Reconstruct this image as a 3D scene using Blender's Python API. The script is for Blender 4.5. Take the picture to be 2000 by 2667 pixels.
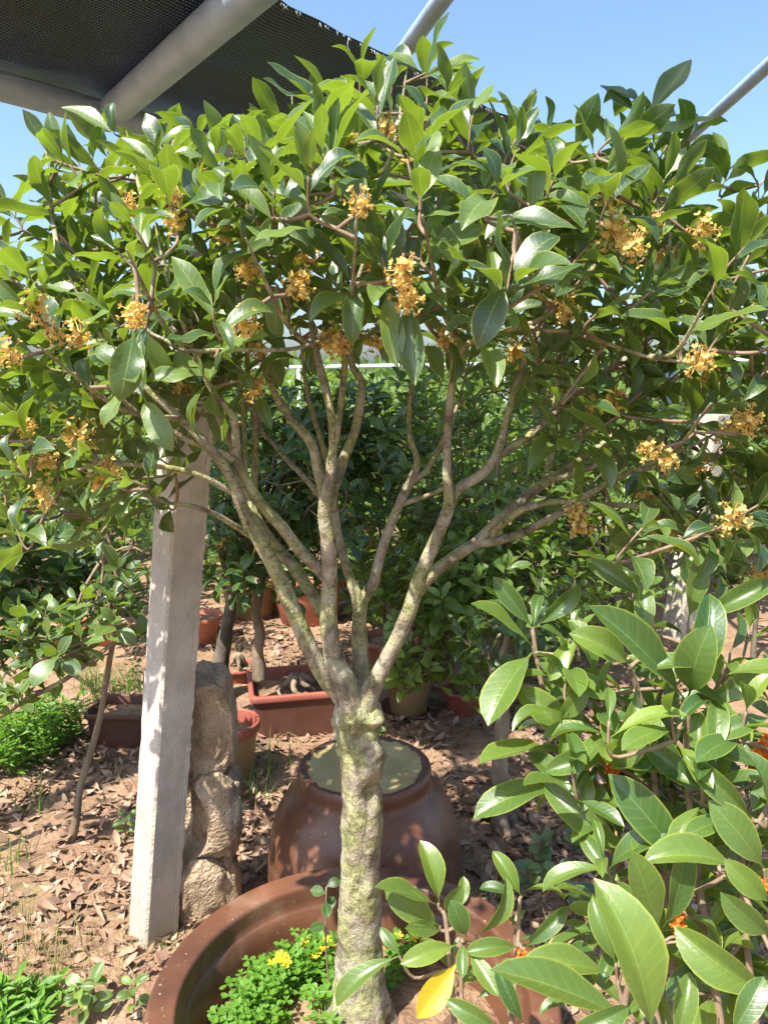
import bpy, math, random
import numpy as np
from mathutils import Vector, Matrix, noise
from mathutils.bvhtree import BVHTree

R = math.radians
S = bpy.context.scene
for o in list(bpy.data.objects):
    bpy.data.objects.remove(o)
COL = S.collection

# ------------------------------------------------------------------ camera
CAMZ, PITCH, F = 1.45, R(9.8), 2053.0          # F: focal length in photograph pixels (2000 x 2667)
cd = bpy.data.cameras.new('camera')
cd.sensor_fit = 'VERTICAL'; cd.sensor_height = 24.0; cd.lens = 24.0 * F / 2667.0
cd.clip_start = 0.02; cd.clip_end = 3000
cam = bpy.data.objects.new('camera', cd); COL.objects.link(cam)
cam.location = (0, 0, CAMZ); cam.rotation_euler = (R(90) - PITCH, 0, 0)
S.camera = cam

# ------------------------------------------------------------------ sky, sun, exposure
SUN = Vector((-0.35, -0.41, 0.845)).normalized()          # towards the sun
w = bpy.data.worlds.new('World'); S.world = w; w.use_nodes = True
wn = w.node_tree.nodes; wl = w.node_tree.links
sky = wn.new('ShaderNodeTexSky'); sky.sky_type = 'NISHITA'; sky.sun_disc = False
sky.sun_elevation = math.asin(SUN.z)
sky.sun_rotation = math.atan2(SUN.x, SUN.y)
sky.altitude = 50; sky.air_density = 1.15; sky.dust_density = 3.0; sky.ozone_density = 6.5
wl.new(sky.outputs[0], wn['Background'].inputs[0]); wn['Background'].inputs[1].default_value = 0.13
sd = bpy.data.lights.new('sun', 'SUN'); sd.energy = 5.0; sd.angle = R(0.55); sd.color = (1.0, 0.94, 0.84)
so = bpy.data.objects.new('sun', sd); COL.objects.link(so)
so.rotation_euler = SUN.to_track_quat('Z', 'Y').to_euler(); so.location = (-3, -3, 9)
S.view_settings.view_transform = 'Standard'; S.view_settings.look = 'None'
S.view_settings.exposure = 1.22; S.view_settings.gamma = 1.0
S.render.engine = 'CYCLES'
S.cycles.transparent_max_bounces = 16
S.cycles.max_bounces = 6

# ------------------------------------------------------------------ helpers
rng = random.Random(7)
_cp, _sp = math.cos(PITCH), math.sin(PITCH)

def ray(px, py):
    dx, dy = (px - 1000.0) / F, (1333.5 - py) / F
    return Vector((dx, _cp + dy * _sp, -_sp + dy * _cp))

def P(px, py, Y):                      # the point of a sight line at depth Y
    d = ray(px, py); t = Y / d.y
    return Vector((d.x * t, Y, CAMZ + d.z * t))

def G(px, py, z=0.0):                  # the point of a sight line at height z
    d = ray(px, py); t = (z - CAMZ) / d.z
    return Vector((d.x * t, d.y * t, z))

def rad(wpx, px, py, Y):               # radius in metres of something wpx wide
    d = ray(px, py); return 0.5 * wpx / F * (Y / d.y)

def proj(p):
    y = p.y; z = p.z - CAMZ
    dep = y * _cp - z * _sp
    up = y * _sp + z * _cp
    if dep <= 0.05: return None
    return 1000 + F * p.x / dep, 1333.5 - F * up / dep, dep

def gh(x, y):
    if y > 30 or abs(x) > 30: return 0.0
    v = Vector((x * 1.1, y * 1.1, 0.3)); v2 = Vector((x * 5, y * 5, 1.7)); v3 = Vector((x * 17, y * 17, 4.1))
    return 0.024 * noise.noise(v) + 0.016 * noise.noise(v2) + 0.010 * noise.noise(v3)

def link(name, data, parent=None):
    o = bpy.data.objects.new(name, data); COL.objects.link(o)
    if parent is not None: o.parent = parent
    return o

def tag(o, label=None, cat=None, group=None, kind=None):
    if label: o['label'] = label
    if cat: o['category'] = cat
    if group: o['group'] = group
    if kind: o['kind'] = kind
    return o

def thing(name, label, cat, loc, group=None):
    o = link(name, None); o.location = loc; o.empty_display_size = 0.05
    return tag(o, label, cat, group)

class MB:
    """collects faces, builds one mesh object"""
    def __init__(s): s.v, s.f, s.uv, s.tone = [], [], [], []
    def add(s, v, f):
        b = len(s.v); s.v += [tuple(x) for x in v]; s.f += [tuple(i + b for i in q) for q in f]
    def build(s, name, m, parent=None, smooth=True):
        me = bpy.data.meshes.new(name); me.from_pydata(s.v, [], s.f); me.update()
        if smooth: me.polygons.foreach_set('use_smooth', [True] * len(me.polygons))
        me.materials.append(m)
        o = link(name, me, parent)
        if parent is not None: o.location = -parent.location
        return o

def catmull(pts, rs, sub):
    P_, R_ = [], []
    n = len(pts)
    for i in range(n - 1):
        p0 = pts[max(i - 1, 0)]; p1 = pts[i]; p2 = pts[i + 1]; p3 = pts[min(i + 2, n - 1)]
        for k in range(sub):
            t = k / sub
            P_.append(0.5 * ((2 * p1) + (p2 - p0) * t + (2 * p0 - 5 * p1 + 4 * p2 - p3) * t * t + (3 * p1 - p0 - 3 * p2 + p3) * t ** 3))
            R_.append(rs[i] * (1 - t) + rs[i + 1] * t)
    P_.append(pts[-1].copy()); R_.append(rs[-1])
    return P_, R_

def tube(mb, pts, rs, sides=8, bump=0.0, freq=18.0, cap=True, seed=0.0):
    n = len(pts); ref = Vector((0.13, 1, 0.21)).normalized()
    vs, fs = [], []
    for i in range(n):
        t = (pts[min(i + 1, n - 1)] - pts[max(i - 1, 0)])
        if t.length < 1e-9: t = Vector((0, 0, 1))
        t.normalize()
        ref = ref - t * ref.dot(t)
        if ref.length < 1e-4: ref = t.orthogonal()
        ref.normalize(); b = t.cross(ref)
        for k in range(sides):
            a = 2 * math.pi * k / sides
            d = ref * math.cos(a) + b * math.sin(a)
            r = rs[i]
            if bump:
                q = pts[i] + d * r
                r *= 1 + bump * (noise.noise(q * freq + Vector((seed, 0, 0))) + 0.5 * noise.noise(q * freq * 2.7 + Vector((0, seed, 0))))
            vs.append(pts[i] + d * r)
    for i in range(n - 1):
        for k in range(sides):
            k2 = (k + 1) % sides
            fs.append((i * sides + k, i * sides + k2, (i + 1) * sides + k2, (i + 1) * sides + k))
    if cap:
        fs.append(tuple(reversed(range(sides)))); fs.append(tuple((n - 1) * sides + k for k in range(sides)))
    mb.add(vs, fs)

def lathe(mb, prof, seg=48, wob=0.0, c=Vector((0, 0, 0)), close=True):
    vs, fs = [], []
    n = len(prof)
    for i, (r, z) in enumerate(prof):
        for k in range(seg):
            a = 2 * math.pi * k / seg
            rr = r * (1 + wob * noise.noise(Vector((math.cos(a) * 1.5, math.sin(a) * 1.5, z * 3))))
            vs.append((c.x + rr * math.cos(a), c.y + rr * math.sin(a), c.z + z + wob * 0.3 * r * noise.noise(Vector((math.cos(a), math.sin(a), 9 + i * .01)))))
    for i in range(n - 1):
        for k in range(seg):
            k2 = (k + 1) % seg
            fs.append((i * seg + k, i * seg + k2, (i + 1) * seg + k2, (i + 1) * seg + k))
    mb.add(vs, fs)

# ------------------------------------------------------------------ materials
def mat(name):
    m = bpy.data.materials.new(name); m.use_nodes = True
    nt = m.node_tree; nt.nodes.clear()
    out = nt.nodes.new('ShaderNodeOutputMaterial')
    return m, nt, out

class NT:
    def __init__(s, nt): s.nt = nt
    def n(s, t, **kw):
        x = s.nt.nodes.new('ShaderNode' + t)
        for k, v in kw.items(): setattr(x, k, v)
        return x
    def l(s, a, b): s.nt.links.new(a, b)
    def math(s, op, a, b=None, c=None, clamp=False):
        x = s.n('Math', operation=op, use_clamp=clamp)
        for i, q in enumerate((a, b, c)):
            if q is None: continue
            if isinstance(q, (int, float)): x.inputs[i].default_value = q
            else: s.l(q, x.inputs[i])
        return x.outputs[0]
    def mix(s, fac, a, b, mode='MIX'):
        x = s.n('Mix', data_type='RGBA', blend_type=mode)
        for sock, q in ((x.inputs[0], fac), (x.inputs[6], a), (x.inputs[7], b)):
            if isinstance(q, (int, float)): sock.default_value = q
            elif isinstance(q, tuple): sock.default_value = (*q, 1) if len(q) == 3 else q
            else: s.l(q, sock)
        return x.outputs[2]
    def ramp(s, fac, stops):
        x = s.n('ValToRGB'); e = x.color_ramp.elements
        while len(e) > 1: e.remove(e[-1])
        e[0].position = stops[0][0]; e[0].color = (*stops[0][1], 1)
        for p, c in stops[1:]:
            q = e.new(p); q.color = (*c, 1)
        s.l(fac, x.inputs[0]); return x.outputs[0]
    def noise(s, scale, detail=4, vec=None, rough=0.55, dist=0.0):
        x = s.n('TexNoise'); x.inputs['Scale'].default_value = scale; x.inputs['Detail'].default_value = detail
        x.inputs['Roughness'].default_value = rough; x.inputs['Distortion'].default_value = dist
        if vec is not None: s.l(vec, x.inputs['Vector'])
        return x.outputs[0]
    def bump(s, h, strength=0.3, dist=0.01, nrm=None):
        x = s.n('Bump'); x.inputs['Strength'].default_value = strength; x.inputs['Distance'].default_value = dist
        s.l(h, x.inputs['Height'])
        if nrm is not None: s.l(nrm, x.inputs['Normal'])
        return x.outputs[0]

def leaf_mat(name, dark, light, trans, rough=0.33, tmix=0.42, midrib=(0.30, 0.36, 0.10), edge=(0.36, 0.40, 0.06), midw=0.07, spec=0.5, edgeamt=.6):
    m, nt, out = mat(name); N = NT(nt)
    uv = N.n('UVMap'); sp = N.n('SeparateXYZ'); N.l(uv.outputs[0], sp.inputs[0])
    a = N.math('ABSOLUTE', N.math('MULTIPLY_ADD', sp.outputs[0], 2.0, -1.0))
    v = sp.outputs[1]
    at = N.n('Attribute', attribute_name='tone')
    tc = N.n('TexCoord')
    oi = N.n('ObjectInfo')
    tone = N.math('ADD', at.outputs['Fac'], N.math('MULTIPLY_ADD', oi.outputs['Random'], 0.3, -0.15), clamp=True)
    base = N.mix(tone, dark, light)
    nz = N.noise(9, 3, tc.outputs['Object'])
    base = N.mix(N.math('MULTIPLY', nz, 0.5), base, dark)
    mid = N.math('SUBTRACT', 1.0, N.math('DIVIDE', a, midw, clamp=True))
    mr = N.n('MapRange'); mr.inputs[1].default_value = .88; mr.inputs[2].default_value = 1.0; N.l(a, mr.inputs[0])
    vn = N.math('SINE', N.math('MULTIPLY', N.math('SUBTRACT', N.math('MULTIPLY', v, 11.0), N.math('MULTIPLY', a, 1.6)), 6.283))
    vn2 = N.math('POWER', N.math('MULTIPLY_ADD', vn, .5, .5), 10.0)
    c = N.mix(N.math('MULTIPLY', vn2, 0.11), base, midrib)
    c = N.mix(N.math('MULTIPLY', mid, .6), c, midrib)
    c = N.mix(N.math('MULTIPLY', mr.outputs[0], edgeamt), c, edge)
    # specks of dust and old age spots
    sp1 = N.noise(60, 2, tc.outputs['Object'])
    spk = N.math('MULTIPLY', N.math('SUBTRACT', sp1, .66, clamp=True), 3.0, clamp=True)
    c = N.mix(spk, c, (0.22, 0.24, 0.14))
    old = N.math('MULTIPLY', N.math('SUBTRACT', N.noise(23, 4, tc.outputs['Object'], .7), .64, clamp=True), 9.0, clamp=True)
    c = N.mix(N.math('MULTIPLY', old, .8), c, (.16, .11, .03))       # brown age spots
    h = N.math('ADD', N.math('MULTIPLY', vn2, -0.5), N.math('MULTIPLY', mid, -1.5))
    h = N.math('ADD', h, N.math('MULTIPLY', N.noise(40, 2, tc.outputs['Object']), 1.2))
    bp = N.bump(h, 0.2, 0.001)
    pr = N.n('BsdfPrincipled'); N.l(c, pr.inputs['Base Color'])
    rr = N.math('MULTIPLY_ADD', N.noise(14, 2, tc.outputs['Object']), 0.22, rough - .1)
    N.l(rr, pr.inputs['Roughness']); pr.inputs['Specular IOR Level'].default_value = spec
    N.l(bp, pr.inputs['Normal'])
    tr = N.n('BsdfTranslucent')
    tcol = N.mix(tone, tuple(x * .75 for x in trans), trans)
    tcol = N.mix(N.math('MULTIPLY', mid, .35), tcol, (.5, .55, .15))
    tcol = N.mix(N.math('MULTIPLY', mr.outputs[0], .6), tcol, (.55, .62, .12))
    N.l(tcol, tr.inputs[0])
    mx = N.n('MixShader'); mx.inputs[0].default_value = tmix
    N.l(pr.outputs[0], mx.inputs[1]); N.l(tr.outputs[0], mx.inputs[2]); N.l(mx.outputs[0], out.inputs[0])
    return m

def simple(name, cols, scale=6, rough=.6, bump=.3, bscale=60, bdist=.004, spec=.4, detail=5, trans=None, coat=0, stretch=None):
    """noise-mottled solid: cols = ramp stops"""
    m, nt, out = mat(name); N = NT(nt)
    tc = N.n('TexCoord'); vec = tc.outputs['Object']
    if stretch:
        mp = N.n('Mapping'); mp.inputs['Scale'].default_value = stretch; N.l(vec, mp.inputs[0]); vec = mp.outputs[0]
    nz = N.noise(scale, detail, vec)
    c = N.ramp(nz, cols)
    pr = N.n('BsdfPrincipled'); N.l(c, pr.inputs['Base Color'])
    N.l(N.math('MULTIPLY_ADD', N.noise(scale * 3, 3, vec), .3, rough - .15), pr.inputs['Roughness'])
    pr.inputs['Specular IOR Level'].default_value = spec
    pr.inputs['Coat Weight'].default_value = coat; pr.inputs['Coat Roughness'].default_value = .15
    if bump: N.l(N.bump(N.math('ADD', N.noise(bscale, 5, vec), N.math('MULTIPLY', N.noise(bscale * .25, 3, vec), 1.5)), bump, bdist), pr.inputs['Normal'])
    if trans:
        tr = N.n('BsdfTranslucent'); tr.inputs[0].default_value = (*trans, 1)
        mx = N.n('MixShader'); mx.inputs[0].default_value = .4
        N.l(pr.outputs[0], mx.inputs[1]); N.l(tr.outputs[0], mx.inputs[2]); N.l(mx.outputs[0], out.inputs[0])
    else: N.l(pr.outputs[0], out.inputs[0])
    return m

M = {}
M['leaf'] = leaf_mat('leaf_osmanthus', (.020, .062, .026), (.150, .235, .045), (.30, .45, .025), rough=.38, tmix=.33, spec=.85)
M['leaf_fg'] = leaf_mat('leaf_young', (.026, .085, .022), (.215, .305, .045), (.32, .46, .03), rough=.36, tmix=.32, midw=.035, spec=.8)
M['leaf_dark'] = leaf_mat('leaf_dark', (.014, .048, .022), (.075, .16, .040), (.20, .35, .03), rough=.36, tmix=.32)
M['leaf_light'] = leaf_mat('leaf_light', (.032, .090, .024), (.18, .28, .045), (.30, .46, .04), rough=.38, tmix=.40)
M['leaf_yellow'] = leaf_mat('leaf_yellow', (.42, .30, .012), (.50, .40, .02), (.6, .5, .03), rough=.4, tmix=.4, midrib=(.6, .55, .1), edge=(.4, .4, .03))
M['clover'] = simple('clover', [(.3, (.07, .19, .02)), (.7, (.16, .32, .04))], 12, .5, .1, trans=(.3, .5, .04))
M['grass'] = simple('grass', [(.3, (.06, .15, .02)), (.7, (.16, .26, .05))], 5, .55, 0, trans=(.25, .4, .05))
M['drygrass'] = simple('dry_grass', [(.3, (.36, .28, .13)), (.7, (.24, .30, .08))], 5, .7, 0, trans=(.4, .35, .15))
M['litter'] = None
M['twig'] = simple('twig', [(.3, (.15, .095, .06)), (.7, (.27, .20, .135))], 30, .7, .3, 120, .002)
M['root'] = simple('root_bark', [(.3, (.11, .08, .055)), (.55, (.24, .18, .12)), (.75, (.36, .28, .18))], 16, .8, .7, 60, .006, stretch=(1, 1, .4))
M['darkbark'] = simple('dark_bark', [(.3, (.06, .048, .035)), (.6, (.13, .105, .075)), (.8, (.22, .19, .14))], 18, .85, .7, 60, .005)
M['terracotta'] = simple('terracotta_plastic', [(.3, (.33, .105, .055)), (.7, (.46, .17, .095))], 7, .5, .12, 50, .002)
M['redplastic'] = simple('red_plastic', [(.3, (.25, .065, .042)), (.7, (.36, .11, .075))], 7, .5, .12, 50, .002)
M['ochrepot'] = simple('ochre_pot', [(.3, (.20, .13, .055)), (.7, (.30, .20, .09))], 7, .5, .2, 50, .003)
M['maroon'] = simple('maroon_pot', [(.3, (.075, .03, .02)), (.7, (.13, .055, .036))], 7, .55, .2, 50, .003)
M['soil'] = simple('pot_soil', [(.3, (.15, .09, .055)), (.55, (.27, .17, .105)), (.75, (.38, .26, .17))], 14, .95, .9, 60, .012, spec=.1)
M['stone'] = simple('rough_stone', [(.3, (.25, .18, .11)), (.5, (.38, .285, .185)), (.72, (.49, .385, .27))], 16, .95, 1.0, 130, .010, spec=.15)
M['pipe'] = simple('painted_pipe', [(.3, (.24, .32, .40)), (.72, (.35, .45, .56)), (.76, (.30, .22, .15))], 9, .45, .35, 16, .004, spec=.5)
M['whitepipe'] = simple('white_pipe', [(.3, (.55, .58, .60)), (.7, (.72, .74, .74))], 9, .45, .1, 20, .003)
M['yellowflower'] = simple('yellow_petal', [(.3, (.75, .55, .02)), (.7, (.85, .68, .04))], 30, .6, 0, trans=(.8, .6, .05))
M['petal'] = simple('osmanthus_petal', [(.3, (.68, .50, .12)), (.7, (.80, .66, .28))], 40, .6, 0, trans=(.8, .5, .1))
M['petal_orange'] = simple('orange_petal', [(.3, (.70, .16, .02)), (.7, (.80, .27, .04))], 40, .6, 0, trans=(.8, .25, .03))
M['straw'] = simple('straw', [(.3, (.30, .21, .12)), (.7, (.45, .34, .20))], 20, .8, 0)
M['farleaf'] = simple('far_leaf', [(.3, (.06, .13, .03)), (.7, (.17, .25, .06))], 1.2, .6, 0, trans=(.25, .36, .05))

def m_litter():
    m, nt, out = mat('dry_leaf'); N = NT(nt)
    at = N.n('Attribute', attribute_name='tone'); oi = N.n('ObjectInfo'); tc = N.n('TexCoord')
    t = N.math('ADD', at.outputs['Fac'], N.math('MULTIPLY_ADD', oi.outputs['Random'], .4, -.2), clamp=True)
    c = N.ramp(t, [(0, (.12, .072, .048)), (.35, (.27, .155, .10)), (.6, (.40, .25, .17)), (.85, (.43, .29, .195)), (1, (.34, .28, .21))])
    c = N.mix(N.math('MULTIPLY', N.noise(30, 4, tc.outputs['Object']), .5), c, (.13, .08, .05))
    pr = N.n('BsdfPrincipled'); N.l(c, pr.inputs['Base Color']); pr.inputs['Roughness'].default_value = .62; pr.inputs['Specular IOR Level'].default_value = .3
    N.l(N.bump(N.noise(70, 3, tc.outputs['Object']), .4, .002), pr.inputs['Normal'])
    N.l(pr.outputs[0], out.inputs[0]); return m
M['litter'] = m_litter()

def m_bark():
    m, nt, out = mat('lichen_bark'); N = NT(nt)
    tc = N.n('TexCoord'); v = tc.outputs['Object']
    big = N.noise(13, 6, v, .68); fine = N.noise(60, 5, v, .7); mid = N.noise(24, 5, v, .65, .4)
    c = N.ramp(mid, [(.30, (.075, .058, .038)), (.44, (.23, .19, .13)), (.57, (.38, .335, .245)), (.72, (.50, .455, .36))])
    li = N.n('MapRange'); li.inputs[1].default_value = .46; li.inputs[2].default_value = .54; N.l(big, li.inputs[0])
    lich = N.ramp(fine, [(.38, (.11, .135, .05)), (.48, (.28, .30, .10)), (.60, (.44, .44, .19)), (.7, (.52, .52, .30))])
    c = N.mix(N.math('MULTIPLY', li.outputs[0], .65), c, lich)
    mp = N.n('Mapping'); mp.inputs['Scale'].default_value = (1, 1, 2.6); N.l(v, mp.inputs[0])
    vo = N.n('TexVoronoi'); vo.inputs['Scale'].default_value = 70; N.l(mp.outputs[0], vo.inputs['Vector'])
    dots = N.math('MULTIPLY', N.math('LESS_THAN', vo.outputs['Distance'], .24), N.math('GREATER_THAN', N.noise(15, 2, v), .5))
    c = N.mix(N.math('MULTIPLY', dots, .6), c, (.10, .08, .05))
    pr = N.n('BsdfPrincipled'); N.l(c, pr.inputs['Base Color']); pr.inputs['Roughness'].default_value = .88; pr.inputs['Specular IOR Level'].default_value = .2
    mp2 = N.n('Mapping'); mp2.inputs['Scale'].default_value = (1, 1, .35); N.l(v, mp2.inputs[0])
    h = N.math('ADD', N.math('MULTIPLY', N.noise(55, 5, mp2.outputs[0], .7), 1.2), N.math('MULTIPLY', fine, .9))
    h = N.math('ADD', h, N.math('MULTIPLY', dots, -.4))
    N.l(N.bump(h, 1.0, .009), pr.inputs['Normal'])
    N.l(pr.outputs[0], out.inputs[0]); return m
M['bark'] = m_bark()

def m_glaze():
    m, nt, out = mat('brown_glaze'); N = NT(nt)
    tc = N.n('TexCoord'); v = tc.outputs['Object']
    c = N.ramp(N.noise(5, 6, v, .6), [(.3, (.062, .028, .016)), (.5, (.125, .052, .027)), (.72, (.20, .080, .038))])
    st = N.n('Mapping'); st.inputs['Scale'].default_value = (1, 1, .12); N.l(v, st.inputs[0])
    c = N.mix(N.math('MULTIPLY', N.noise(22, 4, st.outputs[0]), .45), c, (.055, .026, .017))
    fleck = N.math('GREATER_THAN', N.noise(95, 2, v), .71)
    c = N.mix(N.math('MULTIPLY', fleck, .5), c, (.36, .27, .2))
    du = N.n('MapRange'); du.inputs[1].default_value = .5; du.inputs[2].default_value = .75; N.l(N.noise(11, 5, v), du.inputs[0])
    c = N.mix(N.math('MULTIPLY', du.outputs[0], .45), c, (.27, .19, .13))
    pr = N.n('BsdfPrincipled'); N.l(c, pr.inputs['Base Color'])
    N.l(N.math('MULTIPLY_ADD', N.noise(16, 4, v), .35, .24), pr.inputs['Roughness'])
    N.l(N.bump(N.noise(26, 4, v), .15, .006), pr.inputs['Normal'])
    N.l(pr.outputs[0], out.inputs[0]); return m
M['glaze'] = m_glaze()

def m_jarfoot(rad_m):
    m, nt, out = mat('unglazed_base'); N = NT(nt)
    tc = N.n('TexCoord'); v = tc.outputs['Object']; sp = N.n('SeparateXYZ'); N.l(v, sp.inputs[0])
    r = N.math('SQRT', N.math('ADD', N.math('POWER', sp.outputs[0], 2.0), N.math('POWER', sp.outputs[1], 2.0)))
    r = N.math('ADD', r, N.math('MULTIPLY_ADD', N.noise(26, 5, v, .7), .05, -.025))
    k = N.math('GREATER_THAN', r, rad_m * .89)
    c = N.ramp(N.noise(9, 5, v), [(.3, (.26, .19, .075)), (.5, (.36, .28, .12)), (.7, (.43, .35, .18))])
    c = N.mix(k, c, (.11, .052, .032))
    pr = N.n('BsdfPrincipled'); N.l(c, pr.inputs['Base Color']); pr.inputs['Roughness'].default_value = .6
    N.l(N.bump(N.noise(40, 4, v), .3, .003), pr.inputs['Normal'])
    N.l(pr.outputs[0], out.inputs[0]); return m

def m_concrete():
    m, nt, out = mat('whitewashed_concrete'); N = NT(nt)
    tc = N.n('TexCoord'); v = tc.outputs['Object']
    c = N.ramp(N.noise(8, 6, v, .65), [(.3, (.40, .365, .30)), (.5, (.53, .485, .41)), (.72, (.66, .61, .535))])
    pits = N.math('GREATER_THAN', N.noise(75, 2, v), .70)
    c = N.mix(N.math('MULTIPLY', pits, .4), c, (.25, .23, .2))
    sp = N.n('SeparateXYZ'); N.l(v, sp.inputs[0])
    lo = N.n('MapRange'); lo.inputs[1].default_value = .55; lo.inputs[2].default_value = 0; N.l(N.math('ADD', sp.outputs[2], N.math('MULTIPLY_ADD', N.noise(5, 3, v), .3, -.15)), lo.inputs[0])
    c = N.mix(N.math('MULTIPLY', lo.outputs[0], .6), c, (.47, .42, .30))     # rain-splashed soil stain
    st = N.n('Mapping'); st.inputs['Scale'].default_value = (1, 1, .08); N.l(v, st.inputs[0])
    strk = N.n('MapRange'); strk.inputs[1].default_value = .55; strk.inputs[2].default_value = .75; N.l(N.noise(34, 4, st.outputs[0]), strk.inputs[0])
    c = N.mix(N.math('MULTIPLY', strk.outputs[0], .3), c, (.33, .31, .27))
    pr = N.n('BsdfPrincipled'); N.l(c, pr.inputs['Base Color']); pr.inputs['Roughness'].default_value = .9; pr.inputs['Specular IOR Level'].default_value = .2
    h = N.math('ADD', N.noise(90, 5, v, .7), N.math('MULTIPLY', N.noise(28, 4, st.outputs[0]), .8))
    N.l(N.bump(h, 1.0, .008), pr.inputs['Normal'])
    N.l(pr.outputs[0], out.inputs[0]); return m
M['concrete'] = m_concrete()

def m_ground():
    m, nt, out = mat('soil_ground'); N = NT(nt)
    tc = N.n('TexCoord'); v = tc.outputs['Object']
    big = N.noise(1.3, 5, v, .6); midn = N.noise(11, 6, v, .65); fine = N.noise(70, 5, v, .7)
    c = N.ramp(midn, [(.3, (.20, .125, .080)), (.5, (.34, .215, .135)), (.7, (.46, .31, .205))])
    c = N.mix(N.math('MULTIPLY', fine, .4), c, (.20, .125, .08))
    sp = N.n('SeparateXYZ'); N.l(v, sp.inputs[0])
    far = N.n('MapRange'); far.inputs[1].default_value = 5; far.inputs[2].default_value = 11; N.l(sp.outputs[1], far.inputs[0])
    gm = N.n('MapRange'); gm.inputs[1].default_value = .56; gm.inputs[2].default_value = .66; N.l(big, gm.inputs[0])
    g = N.math('MAXIMUM', far.outputs[0], N.math('MULTIPLY', gm.outputs[0], .45))
    c = N.mix(N.math('MULTIPLY', g, .85), c, (.11, .15, .04))
    pr = N.n('BsdfPrincipled'); N.l(c, pr.inputs['Base Color']); pr.inputs['Roughness'].default_value = .95; pr.inputs['Specular IOR Level'].default_value = .1
    N.l(N.bump(N.math('ADD', fine, midn), .9, .015), pr.inputs['Normal'])
    N.l(pr.outputs[0], out.inputs[0]); return m
M['ground'] = m_ground()

def m_net():
    m, nt, out = mat('woven_shade_net'); N = NT(nt)
    uv = N.n('UVMap'); sp = N.n('SeparateXYZ'); N.l(uv.outputs[0], sp.inputs[0])
    nz = N.noise(14, 3, uv.outputs[0])
    row = N.math('SINE', N.math('MULTIPLY', N.math('ADD', sp.outputs[1], N.math('MULTIPLY', nz, .006)), 6.283 / .013))
    colm = N.math('SINE', N.math('ADD', N.math('MULTIPLY', sp.outputs[0], 6.283 / .009), N.math('MULTIPLY', row, .9)))
    weave = N.math('MULTIPLY', N.math('MULTIPLY_ADD', row, .5, .5), N.math('MULTIPLY_ADD', colm, .35, .65))
    pr = N.n('BsdfPrincipled'); pr.inputs['Roughness'].default_value = .42
    dust = N.n('MapRange'); dust.inputs[1].default_value = .5; dust.inputs[2].default_value = .8; N.l(N.noise(2.2, 5, uv.outputs[0]), dust.inputs[0])
    c = N.mix(N.math('MULTIPLY', weave, N.math('MULTIPLY_ADD', dust.outputs[0], .6, .3)), (.0015, .0017, .002), (.014, .016, .018))
    N.l(c, pr.inputs['Base Color'])
    N.l(N.bump(weave, .9, .006), pr.inputs['Normal'])
    hole = N.math('MULTIPLY', N.math('GREATER_THAN', row, .8), N.math('GREATER_THAN', colm, .5))
    hole = N.math('MULTIPLY', hole, N.math('MULTIPLY_ADD', N.noise(3.0, 4, uv.outputs[0]), .6, -.12))
    tr = N.n('BsdfTransparent'); mx = N.n('MixShader'); N.l(hole, mx.inputs[0])
    N.l(pr.outputs[0], mx.inputs[1]); N.l(tr.outputs[0], mx.inputs[2]); N.l(mx.outputs[0], out.inputs[0])
    return m
M['net'] = m_net()

# ------------------------------------------------------------------ ground
def make_ground():
    n = 300; vs, fs = [], []
    def mp(u, c, k): return c + k * math.sinh(u * 6.6)
    k = 1.05
    for j in range(n + 1):
        y = mp(j / n * 2 - 1, 2.6, k)
        for i in range(n + 1):
            x = mp(i / n * 2 - 1, 0.0, k)
            vs.append((x, y, gh(x, y)))
    for j in range(n):
        for i in range(n):
            a = j * (n + 1) + i; fs.append((a, a + 1, a + n + 2, a + n + 1))
    mb = MB(); mb.v = vs; mb.f = fs
    tag(mb.build('ground', M['ground']), kind='structure')
make_ground()

# ------------------------------------------------------------------ leaves
PROFILE = {0: ([0, .1, .25, .42, .56, .7, .82, .92, 1], [0, .30, .70, .96, 1, .91, .67, .33, .0]),      # elliptic, drawn-out tip
           1: ([0, .1, .25, .45, .6, .75, .88, .96, 1], [0, .22, .60, .94, 1, .90, .58, .27, .0])}      # obovate, blunt tip
def leaf_geo(wr, fold, curl, wave, ph, nl, nc, bend0=0.0, tipp=0):
    """unit leaf along +Y, upper side +Z; returns verts, faces, uv per vertex"""
    vs, uv, fs = [], [], []
    y = z = 0.0; ang = bend0
    pet = 0.07
    for i in range(nl + 1):
        t = i / nl
        if i: 
            ang = bend0 + curl * (t ** 1.5)
            y += math.cos(ang) / nl; z += math.sin(ang) / nl
        tt = max(0.0, (t - pet) / (1 - pet))
        h = wr * 0.5 * float(np.interp(tt, *PROFILE[tipp]))
        h = max(h, 0.010 if t < .5 else 0.003)
        for k in range(nc + 1):
            s = k / nc * 2 - 1
            x = h * s * math.cos(fold)
            dz = abs(h * s) * math.sin(fold) + wave * wr * s * s * math.sin(t * 9.5 + ph + (1.3 if s > 0 else 0)) * math.sin(math.pi * tt)
            vs.append((x, y - math.sin(ang) * dz, z + math.cos(ang) * dz)); uv.append((s * .5 + .5, t))
    for i in range(nl):
        for k in range(nc):
            a = i * (nc + 1) + k; fs.append((a, a + 1, a + nc + 2, a + nc + 1))
    return vs, fs, uv

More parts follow.
